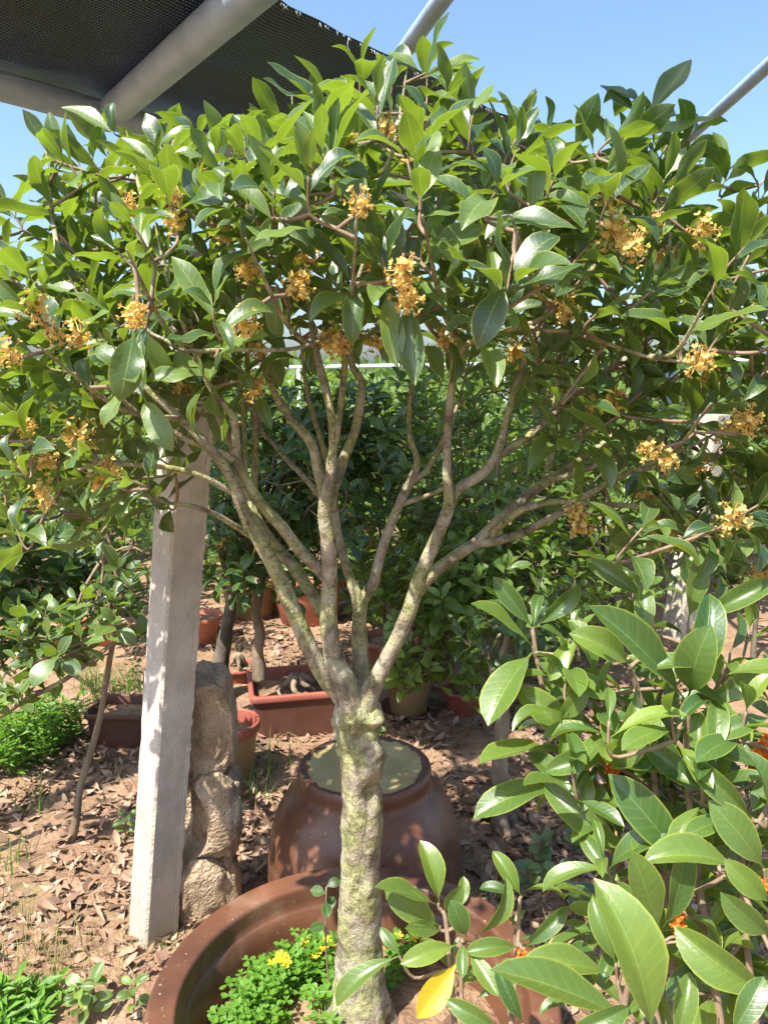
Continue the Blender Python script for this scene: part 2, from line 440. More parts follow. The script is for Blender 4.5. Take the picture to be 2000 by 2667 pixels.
class Species:
    def __init__(s, key, material, n=10, wr=(.30, .40), fold=(.15, .5), curl=(-1.1, -.1), wave=(.02, .10), nl=6, nc=4, seed=1, tone=(0, 1), bend=(0, .25), tipp=0):
        r = random.Random(seed); s.mat = material; s.var = []; s.mesh = []; s.key = key
        for i in range(n):
            g = leaf_geo(r.uniform(*wr), r.uniform(*fold), r.uniform(*curl), r.uniform(*wave), r.uniform(0, 6), nl, nc, r.uniform(*bend), tipp)
            tn = r.uniform(*tone)
            me = bpy.data.meshes.new('leaf'); me.from_pydata(g[0], [], g[1]); me.update()
            me.polygons.foreach_set('use_smooth', [True] * len(me.polygons))
            ul = me.uv_layers.new(name='UVMap')
            for lp in me.loops: ul.data[lp.index].uv = g[2][lp.vertex_index]
            a = me.attributes.new('tone', 'FLOAT', 'POINT'); a.data.foreach_set('value', [tn] * len(g[0]))
            me.materials.append(material)
            s.var.append((np.array(g[0]), g[1], np.array(g[2]), tn)); s.mesh.append(me)

def leaf_matrix(base, d, nrm, L, wscale=1.0):
    d = d.normalized(); nrm = nrm - d * nrm.dot(d)
    if nrm.length < 1e-4: nrm = d.orthogonal()
    nrm.normalize(); x = d.cross(nrm)
    m = Matrix.Identity(4)
    m.col[0] = (*(x * L * wscale), 0); m.col[1] = (*(d * L), 0); m.col[2] = (*(nrm * L), 0); m.col[3] = (*base, 1)
    return m

def rosette(tip, axis, L, r, pairs=4, spread=1.0, droop=0.0, step=.018):
    """opposite leaf pairs along the end of a twig: list of (matrix, length)"""
    axis = axis.normalized(); out = []
    u = axis.orthogonal().normalized(); u.rotate(Matrix.Rotation(r.uniform(0, 6.28), 3, axis))
    for p in range(pairs):
        pitch = R([28, 52, 72, 86, 95][min(p, 4)]) * spread
        b = tip - axis * step * p
        q = u.copy(); q.rotate(Matrix.Rotation(p * math.pi / 2 + r.uniform(-.25, .25), 3, axis))
        for sgn in (1, -1):
            if r.random() < .1: continue
            pt = pitch + r.uniform(-.25, .25); rd = q * sgn
            d = axis * math.cos(pt) + rd * math.sin(pt)
            d = d + Vector((r.uniform(-.15, .15), r.uniform(-.15, .15), r.uniform(-.1, .12) - droop))
            n = axis * math.sin(pt) - rd * math.cos(pt) + Vector((r.uniform(-.3, .3), r.uniform(-.3, .3), r.uniform(0, .35)))
            l = L * r.uniform(.72, 1.15) * (0.72 if p == 0 else 1.0)
            out.append((leaf_matrix(b, d, n, l, r.uniform(.85, 1.15)), l))
    return out

def join_leaves(name, sp, items, parent):
    """items: (matrix, variant) -> one mesh"""
    V, Fc, U, T = [], [], [], []; b = 0
    for m, k in items:
        v, f, uv, tn = sp.var[k]
        A = np.array(m); w_ = v @ A[:3, :3].T + A[:3, 3]
        V.append(w_); Fc += [tuple(i + b for i in q) for q in f]; b += len(v)
        U.append(uv); T.append(np.full(len(v), min(1, max(0, tn + rng.uniform(-.12, .12)))))
    V = np.concatenate(V); U = np.concatenate(U); T = np.concatenate(T)
    me = bpy.data.meshes.new(name); me.from_pydata(V.tolist(), [], Fc); me.update()
    me.polygons.foreach_set('use_smooth', [True] * len(me.polygons))
    ul = me.uv_layers.new(name='UVMap')
    li = np.zeros(len(me.loops), dtype=np.int32); me.loops.foreach_get('vertex_index', li)
    ul.data.foreach_set('uv', U[li].ravel())
    a = me.attributes.new('tone', 'FLOAT', 'POINT'); a.data.foreach_set('value', T)
    me.materials.append(sp.mat)
    o = link(name, me, parent)
    if parent is not None: o.location = -parent.location
    return o

def place_leaf(sp, m, k, parent, name='leaf'):
    o = link(name, sp.mesh[k], parent)
    o.matrix_basis = Matrix.Translation(-parent.location) @ m
    return o

OCC = None
def visible_rank(sp, items):
    """order leaves by how large they show from the camera"""
    V, Fc, b = [], [], 0; own = []
    for idx, (m, k) in enumerate(items):
        v, f, uv, tn = sp.var[k]; A = np.array(m)
        V += (v @ A[:3, :3].T + A[:3, 3]).tolist(); Fc += [tuple(i + b for i in q) for q in f]; b += len(v)
        own += [idx] * len(f)
    bv = BVHTree.FromPolygons(V, Fc); sc = []
    o = Vector((0, 0, CAMZ))
    for idx, (m, k) in enumerate(items):
        L = m.col[1].to_3d().length; W = m.col[0].to_3d().length; n = m.col[2].to_3d().normalized()
        hits = 0
        for (x, y) in ((0, .5), (.08, .35), (-.08, .35), (.08, .65), (-.08, .65), (0, .8)):
            p = m @ Vector((x, y, 0.03)); pr_ = proj(p)
            if pr_ is None or not (0 < pr_[0] < 2000 and 0 < pr_[1] < 2667): continue
            d = p - o; L_ = d.length; h = bv.ray_cast(o, d / L_, L_ + .05)
            if h[0] is None or own[h[2]] == idx or h[3] > L_ - .006: hits += 1
        c = m @ Vector((0, .5, 0)); v = (c - o)
        sc.append(((hits / 6) * (.25 + abs(n.dot(v.normalized()))) * L * W / v.length_squared, idx))
    sc.sort(reverse=True)
    return [i for s_, i in sc]

# ------------------------------------------------------------------ twig networks
class Twigs:
    def __init__(s, nodes): s.n = [v.copy() for v in nodes]; s.mb = MB(); s.arr = np.array([tuple(v) for v in s.n])
    def connect(s, tip, axis, r0=.0028, r1=.0015, seed=None, sides=5, bias=0.6, addnodes=True, back=.07):
        d = s.arr - np.array(tuple(tip)); dist = np.sqrt((d ** 2).sum(1))
        cost = dist + bias * np.maximum(0, s.arr[:, 2] - tip.z + .03)
        i = int(cost.argmin()); a = s.n[i]; D = dist[i]
        k = min(back, D * .5)
        b1 = tip - axis * k
        mid = a.lerp(b1, .5) + Vector((rng.uniform(-1, 1), rng.uniform(-1, 1), rng.uniform(-1, .3))) * D * .07
        pts = [a, mid, b1, tip]
        q, rr = catmull(pts, [r0 * (1 + .8 * D), r0 * (1 + .4 * D), (r0 + r1) / 2, r1], 4)
        tube(s.mb, q, rr, sides, bump=.12, freq=60)
        if addnodes:
            new = [mid, b1] ; s.n += new; s.arr = np.concatenate([s.arr, np.array([tuple(v) for v in new])])
        return i

# ------------------------------------------------------------------ flower clusters
def flower_mesh(name, material, seed, nflo=16, R0=.022, fs=.0060):
    r = random.Random(seed); mb = MB()
    for i in range(nflo):
        d = Vector((r.gauss(0, 1), r.gauss(0, 1), r.gauss(0, 1))).normalized()
        c = d * R0 * r.uniform(.35, 1.25); c.z *= 1.15
        u = d.orthogonal().normalized(); u.rotate(Matrix.Rotation(r.uniform(0, 6.3), 3, d)); v = d.cross(u)
        for k in range(4):
            a = k * math.pi / 2 + r.uniform(-.15, .15); e = u * math.cos(a) + v * math.sin(a); s_ = d.cross(e)
            l = fs * r.uniform(.8, 1.1); wd = fs * .5
            mb.add([c, c + e * l * .45 + s_ * wd + d * .001, c + e * l + s_ * wd * .5 + d * .0035, c + e * l - s_ * wd * .5 + d * .0035, c + e * l * .45 - s_ * wd + d * .001], [(0, 1, 2, 3, 4)])
        tube(mb, [Vector((0, 0, 0)), c], [.0008, .0008], 3, cap=False)
    me = bpy.data.meshes.new(name); me.from_pydata(mb.v, [], mb.f); me.update(); me.materials.append(material)
    return me
FL = [flower_mesh('flower_cluster', M['petal'], 100 + i, nflo=34 + i * 4) for i in range(5)]
FLO = [flower_mesh('flower_cluster', M['petal_orange'], 200 + i, nflo=34, R0=.018) for i in range(3)]

def place_flower(meshes, p, parent, s=1.0):
    o = link('flower_cluster', rng.choice(meshes), parent)
    m = Matrix.Translation(p) @ Matrix.Rotation(rng.uniform(0, 6.28), 4, 'Z') @ Matrix.Rotation(rng.uniform(-.5, .5), 4, 'X') @ Matrix.Scale(s, 4)
    o.matrix_basis = Matrix.Translation(-parent.location) @ m

# species (leaf kinds)
SP_MAIN = Species('main', M['leaf'], 14, wr=(.32, .43), fold=(.15, .65), curl=(-1.6, .1), wave=(.06, .19), nl=10, nc=4, seed=11)
SP_FG = Species('fg', M['leaf_fg'], 10, wr=(.30, .38), fold=(.2, .62), curl=(-1.25, -.1), wave=(.02, .10), nl=10, nc=6, seed=12, tipp=1)
SP_DARK = Species('dark', M['leaf_dark'], 8, wr=(.40, .52), fold=(.15, .5), curl=(-1.2, 0), wave=(.02, .1), nl=6, nc=2, seed=13)
SP_LIGHT = Species('light', M['leaf_light'], 8, wr=(.40, .52), fold=(.15, .5), curl=(-1.2, 0), wave=(.02, .1), nl=6, nc=2, seed=14)
SP_MID = Species('mid', M['leaf'], 8, wr=(.40, .52), fold=(.15, .5), curl=(-1.2, 0), wave=(.02, .1), nl=6, nc=2, seed=15)
SP_YEL = Species('yellow', M['leaf_yellow'], 2, wr=(.36, .42), fold=(.3, .45), curl=(-.6, -.2), wave=(.02, .05), nl=8, nc=4, seed=16)

# ------------------------------------------------------------------ shade frame and net
def shade_structure():
    z = 2.3
    A0, A1 = G(0, 225, z), G(290, 303, z)
    dA = Vector((1, 1.19, 0)).normalized()
    J = A1
    root = thing('pipe_pergola', 'grey painted steel pipe frame holding up the black shade net', 'pergola', (-2.9, .2, 0))
    def pipe(a, b, r, name='pipe', m='pipe'):
        mb = MB(); n = 30
        pts = [a.lerp(b, i / n) for i in range(n + 1)]
        tube(mb, pts, [r] * len(pts), 20, bump=.012, freq=9)
        return mb.build(name, M[m], root)
    dB = (G(620, -8, z) - G(300, 275, z)).normalized()
    pipe(J - dA * 2.6, J + dA * 5.2, .043)
    b = pipe(J - dB * .05 + Vector((0, 0, .01)), J + dB * 3.2 + Vector((0, 0, .01)), .048)
    # collar weld at the joint
    mb = MB(); tube(mb, [J + dB * .045, J + dB * .062, J + dB * .078], [.049, .054, .049], 20); w_ = mb.build('weld_seam', M['pipe'], root)
    C0, C1 = G(1150, 0, z), G(1070, 110, z); dC = (C1 - C0).normalized()
    pipe(C0 - dC * 2.2, C1 + dC * 1.9, .022)
    D0, D1 = G(2000, 170, z), G(1780, 370, z); dD = (D1 - D0).normalized()
    pipe(D0 - dD * 2.2, D1 + dD * 2.2, .020)
    E0, E1 = G(205, 540, z), G(340, 478, z); dE = (E1 - E0).normalized()
    pipe(E0 - dE * .05, E1 + dE * .5, .04)
    # columns standing outside the view
    for q in (J - dA * 2.55, J + dB * 3.15, C0 - dC * 2.15, D0 - dD * 2.15, J + dA * 5.15):
        pipe(Vector((q.x, q.y, -.05)), Vector((q.x, q.y, z)), .05, 'column')
    for q, e in ((C0 - dC * 2.15, D0 - dD * 2.15), (J + dB * 3.15, C0 - dC * 2.15)):
        pipe(Vector((q.x, q.y, z)), Vector((e.x, e.y, z)), .03)
    q = J + dA * 5.1; e = D1 + dD * 2.2
    pipe(Vector((q.x, q.y, z)), Vector((e.x, e.y, z)), .026)
    pipe(E0 - dE * .05, Vector((J.x, J.y, z)) + dA * .9, .03)
    # net: strip between pipe A and a free frayed edge
    e1 = G(722, 5, z + .06); e2 = G(1995, 655, z + .06); dN = (e2 - e1).normalized()
    nrm = Vector((-dN.y, dN.x, 0))
    wid = (A0 - e1).dot(nrm) + .13
    nu, nv = 120, 36; vs, fs, uv = [], [], []
    s0, s1 = -.62, 5.6
    for i in range(nu + 1):
        s_ = s0 + (s1 - s0) * i / nu
        for j in range(nv + 1):
            t = j / nv
            p = e1 + dN * s_ + nrm * wid * t
            fray = (.012 * noise.noise(Vector((s_ * 9, 0, 0))) + .02 * noise.noise(Vector((s_ * 2, 5, 0)))) * (1 - t)
            p = p + nrm * fray
            p.z += .012 * noise.noise(Vector((s_ * 2.5, t * 3, 2))) + .004 * noise.noise(Vector((s_ * 9, t * 11, 2))) - .03 * math.sin(math.pi * t) + .012
            vs.append(p); uv.append((s_, wid * t))
    for i in range(nu):
        for j in range(nv):
            a = i * (nv + 1) + j; fs.append((a, a + 1, a + nv + 2, a + nv + 1))
    mb = MB(); mb.v = [tuple(p) for p in vs]; mb.f = fs
    nr = thing('shade_net', 'black woven shade net with frayed edge stretched over grey pipes', 'shade net', (e1.x, e1.y, 0))
    o = mb.build('net_sheet', M['net'], nr)
    ul = o.data.uv_layers.new(name='UVMap')
    for lp in o.data.loops: ul.data[lp.index].uv = uv[lp.vertex_index]
    # loose white threads on the edge
    mb = MB(); r = random.Random(3)
    for i in range(90):
        s_ = r.uniform(-.15, 1.6); p = e1 + dN * s_ - nrm * .004
        L = r.uniform(.004, .016) if i > 6 else r.uniform(.03, .06)
        q = [p, p + Vector((r.uniform(-.3, .3), r.uniform(-.3, .3), -.4)) * L, p + Vector((r.uniform(-.5, .5), r.uniform(-.5, .5), -1)) * L]
        tube(mb, q, [.0006] * 3, 3)
    tag(mb.build('loose_threads', M['whitepipe'], nr), kind='stuff')
shade_structure()

# ------------------------------------------------------------------ big glazed pot and upturned jar
POT = Vector((-.056, 1.325, 0)); RIMZ = .30
def big_pot():
    c = Vector((POT.x, POT.y, gh(POT.x, POT.y) - .01))
    root = thing('glazed_pot', 'large round brown glazed pot holding the flowering tree', 'pot', c)
    z = RIMZ - c.z
    prof = [(.0, .0), (.26, .0), (.29, .02), (.335, .12), (.358, .2), (.362, z - .060), (.363, z - .058), (.392, z - .052), (.404, z - .044), (.408, z - .032), (.408, z - .012), (.4065, z - .006), (.402, z - .001), (.400, z), (.398, z), (.354, z - .002), (.352, z - .002), (.349, z - .004), (.347, z - .009), (.3465, z - .012), (.345, z - .035), (.343, z - .050), (.340, z - .054), (.336, z - .058), (.330, z - .10), (.318, z - .16), (.30, .06)]
    prof = [(r_ * .95, z_) for r_, z_ in prof]
    mb = MB(); lathe(mb, prof[:6], 96, .006, c); bo = mb.build('pot_body', M['glaze'], root)
    mb = MB(); lathe(mb, prof[5:], 96, .006, c); ro = mb.build('rim', M['glaze'], root); ro.parent = bo; ro.location = (0, 0, 0)
    mb = MB(); n, m_ = 24, 64; sz = RIMZ - .15
    vs = [(c.x, c.y, sz + .03)]; fs = []
    for i in range(1, n + 1):
        r = .307 * i / n
        for k in range(m_):
            a = 2 * math.pi * k / m_; x = c.x + r * math.cos(a); y = c.y + r * math.sin(a)
            h = sz + .03 * (1 - (r / .307) ** 2) + .010 * noise.noise(Vector((x * 14, y * 14, 0))) + .006 * noise.noise(Vector((x * 40, y * 40, 0)))
            vs.append((x, y, h))
    for k in range(m_): fs.append((0, 1 + k, 1 + (k + 1) % m_))
    for i in range(n - 1):
        for k in range(m_):
            fs.append((1 + i * m_ + k, 1 + (i + 1) * m_ + k, 1 + (i + 1) * m_ + (k + 1) % m_, 1 + i * m_ + (k + 1) % m_))
    mb.add(vs, fs); mb.build('potting_soil', M['soil'], root)
big_pot()
SOILZ = RIMZ - .125

def jar():
    g = G(950, 1995, .40); c = Vector((g.x, g.y + .02, gh(g.x, g.y) - .012))
    root = thing('upturned_jar', 'big brown glazed jar standing upside down behind the potted tree', 'jar', c)
    h = .405
    prof = [(.262, 0), (.270, .03), (.273, .09), (.270, .15), (.262, .21), (.245, .27), (.218, .318), (.190, .345), (.180, .357), (.181, .372), (.184, .388), (.182, h - .006), (.176, h)]
    q, rr = [], []
    mb = MB(); lathe(mb, prof, 96, .006, c)
    mb.build('jar_body', M['glaze'], root)
    mb = MB(); prof2 = [(.1775, h - .001), (.17, h - .002), (.15, h - .006), (.10, h - .008), (.05, h - .008), (.0005, h - .008)]
    lathe(mb, prof2, 72, 0); 
    o = mb.build('jar_base', m_jarfoot(.178), root); o.location = (0, 0, 0)
jar()

# ------------------------------------------------------------------ concrete posts
def post(name, label, foot, top, s0, s1, rot, strip=True):
    root = thing(name, label, 'post', foot, 'concrete posts')
    mb = MB(); n = 70; per = 6; vs, fs = [], []
    ax = top - foot
    ca, sa = math.cos(rot), math.sin(rot)
    sq = []
    for side in range(4):
        a0 = [(-1, -1), (1, -1), (1, 1), (-1, 1)][side]; a1 = [(1, -1), (1, 1), (-1, 1), (-1, -1)][side]
        for k in range(per):
            t = (k + .0) / per
            if k == 0: t = .06
            elif k == per - 1: t = .94
            sq.append((a0[0] * (1 - t) + a1[0] * t, a0[1] * (1 - t) + a1[1] * t))
    m_ = len(sq)
    for i in range(n + 1):
        t = i / n; c = foot + ax * t; s = (s0 * (1 - t) + s1 * t) / 2
        for k, (x, y) in enumerate(sq):
            edge = abs(abs(x) - abs(y)) < .15
            q = Vector((x * s, y * s, 0)); q = Vector((q.x * ca - q.y * sa, q.x * sa + q.y * ca, 0)) + c
            am = .035 if edge else .012
            d = am * noise.noise(q * 28) + .5 * am * noise.noise(q * 80)
            if edge: d -= .03 * max(0, noise.noise(q * 12))
            vs.append(c + (q - c) * (1 + d))
    for i in range(n):
        for k in range(m_):
            k2 = (k + 1) % m_; fs.append((i * m_ + k, i * m_ + k2, (i + 1) * m_ + k2, (i + 1) * m_ + k))
    fs.append(tuple(n * m_ + k for k in range(m_)))
    mb.add(vs, fs); o = mb.build('shaft', M['concrete'], root, smooth=False)
    if strip:    # ragged casting seam along one corner
        mb = MB(); vs, fs = [], []; n = 160
        for i in range(n + 1):
            t = i / n; c = foot + ax * t; s = (s0 * (1 - t) + s1 * t) / 2
            for (x, y) in ((.78, -1.0), (.80, -1.05), (1.02, -1.05), (1.035, -.9), (1.0, -.85)):
                q = Vector((x * s, y * s, 0)); q = Vector((q.x * ca - q.y * sa, q.x * sa + q.y * ca, 0)) + c
                if x > 1: q += (q - c) * (.05 * noise.noise(q * 45) + .03 * noise.noise(q * 110))
                vs.append(q)
        for i in range(n):
            for k in range(4): fs.append((i * 5 + k, i * 5 + k + 1, (i + 1) * 5 + k + 1, (i + 1) * 5 + k))
        mb.add(vs, fs); mb.build('casting_seam', M['concrete'], root, smooth=False)
pf = G(394, 2425, 0); pf.z = -.03
ptop = P(484, 1100, 1.86); ax = (ptop - pf)
post('concrete_post', 'leaning whitewashed concrete post beside the stacked rough stones', pf, pf + ax * 1.28, .092, .088, R(46))
rf = G(1760, 1655, 0); rf.z = -.03
post('concrete_post', 'whitewashed concrete post standing behind the young shrub', rf, P(1862, 1080, rf.y * .995) , .135, .12, R(30), False)

# ------------------------------------------------------------------ rough stones
def stone(label, pts, seed, hollow=None, sub=4):
    """pts: centre, half sizes (x, y, z), lean"""
    import bmesh
    c, hs, rz = pts
    bm = bmesh.new(); bmesh.ops.create_icosphere(bm, subdivisions=5, radius=1)
    sv = Vector((seed * 3.1, seed * 1.7, seed))
    for v in bm.verts:
        p = v.co.copy(); e = .5
        q = Vector([math.copysign(abs(x) ** e, x) for x in p]); q = q * (1 / max(1e-6, (abs(q.x) ** 6 + abs(q.y) ** 6 + abs(q.z) ** 6) ** (1 / 6)))
        q = p.lerp(q, .6)
        d = .17 * noise.noise(p * 1.3 + sv) + .11 * noise.noise(p * 3.0 + sv) + .05 * noise.noise(p * 7 + sv) + .025 * noise.noise(p * 16 + sv) + .014 * noise.noise(p * 34 + sv)
        q *= 1 + d
        if hollow:
            hd = Vector(hollow[0]).normalized(); k = max(0, p.dot(hd) - (1 - hollow[1])) / hollow[1]
            q -= hd * hollow[2] * min(1, k * 1.7)
        v.co = Vector((q.x * hs[0], q.y * hs[1], q.z * hs[2]))
    rot = Matrix.Rotation(rz, 4, 'Z')
    for v in bm.verts: v.co = rot @ v.co
    me = bpy.data.meshes.new('rough_stone'); bm.to_mesh(me); bm.free()
    me.polygons.foreach_set('use_smooth', [True] * len(me.polygons)); me.materials.append(M['stone'])
    o = link('rough_stone', me); o.location = c
    tag(o, label, 'stone', 'rough stones stacked beside the concrete post')
sy = 1.965
s_bot = P(540, 2330, sy); s_mid = P(542, 2135, sy); s_top = P(534, 1880, sy)
stone('grey brown stone at the bottom of the stack beside the post', (Vector((s_bot.x - .004, sy, .085)), (.086, .080, .108), .3), 2)
stone('hollowed grey brown stone in the middle of the stack beside the post', (Vector((s_mid.x + .004, sy - .004, .298)), (.088, .080, .122), .2), 5, hollow=((-1, -.75, -.05), .42, .62))
stone('tall notched grey brown stone on top of the stack beside the post', (Vector((s_top.x + .008, sy + .004, .548)), (.072, .075, .150), .1), 9, hollow=((.25, -1, -.05), .25, .22))

# ------------------------------------------------------------------ potted background: pots
def round_pot(name, label, c, r, h, m, soil=.8, rim=None, plants=None, group='plastic plant pots'):
    c = Vector((c.x, c.y, gh(c.x, c.y) - .006))
    root = thing(name, label, 'pot', c, group)
    prof = [(0, 0), (r * .66, 0), (r * .68, .004), (r * .88, h * .82), (r * .885, h * .84), (r * .99, h * .85), (r, h * .88), (r, h * .985), (r * .985, h), (r * .92, h), (r * .905, h * .98), (r * .85, h * .8), (r * .72, h * .2)]
    mb = MB(); lathe(mb, prof[:5] , 40, .01, c); bo = mb.build('pot_body', m, root)
    mb = MB(); lathe(mb, prof[4:], 40, .01, c); ro = mb.build('rim', rim or m, root); ro.parent = bo; ro.location = (0, 0, 0)
    mb = MB(); pr = [(.0005, h * soil + .012), (r * .3, h * soil + .012), (r * .6, h * soil + .006), (r * .87, h * soil)]
    lathe(mb, list(reversed(pr)), 24, .1, c); mb.build('potting_soil', M['soil'], root)
    return Vector((c.x, c.y, c.z + h * soil))

def rect_pot(name, label, c, lx, ly, h, rz, m, rim=None, group='plastic plant pots'):
    c = Vector((c.x, c.y, gh(c.x, c.y) - .006)); root = thing(name, label, 'pot', c, group)
    def ring(sx, sy, z, rc=.03, k=4):
        out = []
        for (qx, qy, a0) in ((1, 1, 0), (-1, 1, 90), (-1, -1, 180), (1, -1, 270)):
            for i in range(k + 1):
                a = R(a0 + 90 * i / k); x = qx * (sx - rc) + rc * math.cos(a); y = qy * (sy - rc) + rc * math.sin(a)
                out.append(Vector((c.x + x * math.cos(rz) - y * math.sin(rz), c.y + x * math.sin(rz) + y * math.cos(rz), c.z + z)))
        return out
    X, Y = lx / 2, ly / 2
    rings = [ring(X * .84, Y * .84, 0), ring(X * .93, Y * .93, h * .84), ring(X * .99, Y * .99, h * .86), ring(X, Y, h * .89), ring(X, Y, h * .98), ring(X * .985, Y * .985, h), ring(X * .92, Y * .9, h), ring(X * .9, Y * .88, h * .97), ring(X * .86, Y * .84, h * .3)]
    m_ = len(rings[0]); bo = None
    for nm, rs_ in (('pot_body', rings[:2]), ('rim', rings[1:])):
        vs, fs = [], []
        for r_ in rs_: vs += r_
        for i in range(len(rs_) - 1):
            for k in range(m_): k2 = (k + 1) % m_; fs.append((i * m_ + k, i * m_ + k2, (i + 1) * m_ + k2, (i + 1) * m_ + k))
        mb = MB(); mb.add(vs, fs); ob = mb.build(nm, (rim or m) if bo else m, root)
        if bo: ob.parent = bo; ob.location = (0, 0, 0)
        bo = bo or ob
    mb = MB(); q = ring(X * .9, Y * .88, h * .72); mb.add(q + [Vector((c.x, c.y, c.z + h * .8))], [(k, (k + 1) % m_, m_) for k in range(m_)]); mb.build('potting_soil', M['soil'], root)
    return Vector((c.x, c.y, c.z + h * .78))

pots = {}
def gp(px, py): return G(px, py, 0)
c = gp(523, 1668); pots['p1'] = round_pot('plant_pot', 'orange plastic pot just behind the leaning concrete post', c, .125, .165, M['terracotta'])
c = G(775, 1890, 0); c.y += .06; pots['p2'] = rect_pot('planter_trough', 'rectangular red trough with shade in its dark body colour and gnarled roots behind the upturned jar', c, .42, .34, .19, R(12), M['maroon'], rim=M['redplastic'])  # body colour darkened to stand in for shade on its sides
c = gp(605, 2030); pots['p3'] = round_pot('plant_pot', 'ochre pot with pinkish rim behind the stacked stones', c, .108, .235, M['ochrepot'], rim=M['redplastic'])
c = gp(622, 1770); pots['p4'] = round_pot('plant_pot', 'small shallow red pot with a cut stump behind the rectangular trough', c, .095, .085, M['redplastic'])
c = gp(330, 1925); pots['p5'] = rect_pot('planter_trough', 'dark maroon trough on the soil left of the leaning post', c, .26, .22, .145, R(-4), M['maroon'])
c = gp(110, 1735); pots['p6'] = round_pot('plant_pot', 'orange pot under the dark leaved shrub by the weeds', c, .16, .16, M['terracotta'])
c = gp(275, 1672); pots['p7'] = round_pot('plant_pot', 'orange pot casting shade between weeds and leaning post', c, .145, .17, M['terracotta'])
c = gp(115, 1565); pots['p8'] = round_pot('plant_pot', 'orange pot far back among the left shrubs', c, .17, .2, M['terracotta'])
c = gp(10, 1560); pots['p8b'] = round_pot('plant_pot', 'orange pot farthest back at the left field edge', c, .17, .2, M['terracotta'])
c = gp(1015, 1735); pots['p9'] = round_pot('plant_pot', 'bright orange pot right behind the tree fork', c, .15, .17, M['terracotta'])
c = gp(1065, 1850); pots['p10'] = round_pot('plant_pot', 'brown pot with a saucer behind the upturned jar', c, .115, .19, M['ochrepot'])
c = gp(1215, 1845); pots['p11'] = round_pot('plant_pot', 'low dark red bowl pot right of the saucer pot', c, .12, .12, M['redplastic'])
c = gp(805, 1610); pots['p12'] = round_pot('plant_pot', 'large terracotta tub behind the main limbs of the tree', c, .25, .30, M['terracotta'])
c = gp(655, 1600); pots['p13'] = round_pot('plant_pot', 'large ochre tub beside the terracotta tub', c, .2, .26, M['ochrepot'])

c = gp(1065, 1850); mb = MB(); lathe(mb, [(0, .0), (.10, .0), (.115, .006), (.13, .028), (.127, .028), (.112, .010), (0, .007)], 40)
o = mb.build('saucer', M['maroon']); o.location = (c.x, c.y, gh(c.x, c.y) + .002); tag(o, 'round dark saucer under the brown pot behind the upturned jar', 'saucer')
# ------------------------------------------------------------------ main tree
TY = 1.385
tree = thing('osmanthus_tree', 'flowering osmanthus tree with lichen-covered limbs growing in the large glazed pot', 'tree', (P(938, 2590, TY).x, TY, SOILZ))
nodes = []

def limb(name, spec, sides=14, bump=.10, sub=7, seed=1.0, freq=22, m='bark', keep=True):
    """spec: (px, py, dY, width px)"""
    pts = [P(x, y, TY + d) for x, y, d, w_ in spec]; rs = [rad(w_, x, y, TY + d) * (.83 + (.3 * max(0, 1 - i_ / 2.2) if w_ > 44 else 0)) for i_, (x, y, d, w_) in enumerate(spec)]; rs[-1] *= .35
    q, rr = catmull(pts, rs, sub)
    mb = MB(); tube(mb, q, rr, sides, bump, freq, seed=seed); mb.build(name, M[m], tree)
    if keep: nodes.extend(q[len(q) // 2::3])
    return q

def trunk():
    spec = [(942, 2800, 0, 290), (940, 2720, 0, 250), (938, 2640, 0, 195), (936, 2560, 0, 145), (936, 2450, 0, 122), (938, 2350, .0, 118), (940, 2250, .0, 112), (942, 2150, .0, 113), (943, 2060, .0, 112), (938, 1990, .0, 112), (932, 1930, 0, 118), (928, 1890, 0, 128), (926, 1855, 0, 130), (926, 1825, 0, 108), (926, 1795, 0, 80), (926, 1772, 0, 45)]
    pts = [P(x, y, TY + d) for x, y, d, w_ in spec]; rs = [rad(w_, x, y, TY + d) * .93 for x, y, d, w_ in spec]
    q, rr = catmull(pts, rs, 9)
    mb = MB(); n = len(q); sides = 40
    knots = [(P(985, 1990, TY - .04), .045, .014), (P(965, 1880, TY - .05), .04, .013), (P(990, 1850, TY - .03), .035, .012), (P(885, 1840, TY - .03), .035, .010), (P(965, 2230, TY - .05), .022, .010), (P(958, 2330, TY - .05), .018, .007), (P(975, 2080, TY - .04), .03, -.009), (P(948, 1920, TY - .055), .03, -.012), (P(905, 1905, TY - .05), .03, .006), (P(980, 1925, TY - .05), .02, -.010)]
    vs, fs = [], []
    for i in range(n):
        for k in range(sides):
            a = 2 * math.pi * k / sides; d = Vector((math.cos(a), math.sin(a), 0)); p = q[i] + d * rr[i]
            off = .0042 * noise.noise(Vector((p.x * 26, p.y * 26, p.z * 9))) + .0028 * noise.noise(p * 55) + .0016 * noise.noise(p * 130)
            if p.z > .75: off += .010 * noise.noise(p * 26) + .006 * noise.noise(p * 55)
            off -= .004 * max(0, 1 - abs(noise.noise(Vector((p.x * 30, p.y * 30, p.z * 5)))) * 6)
            for kc, kr, ka in knots:
                e = (p - kc).length / kr
                if e < 1.6: off += 1.6 * ka * math.exp(-e * e * 2.2)
            if i < 30:    # root flare
                off += .010 * max(0, 1 - i / 26) * math.sin(a * 5 + 1.2)
            vs.append(p + d * off)
    for i in range(n - 1):
        for k in range(sides): k2 = (k + 1) % sides; fs.append((i * sides + k, i * sides + k2, (i + 1) * sides + k2, (i + 1) * sides + k))
    fs.append(tuple((n - 1) * sides + k for k in range(sides)))
    mb.add(vs, fs); mb.build('trunk', M['bark'], tree)
trunk()

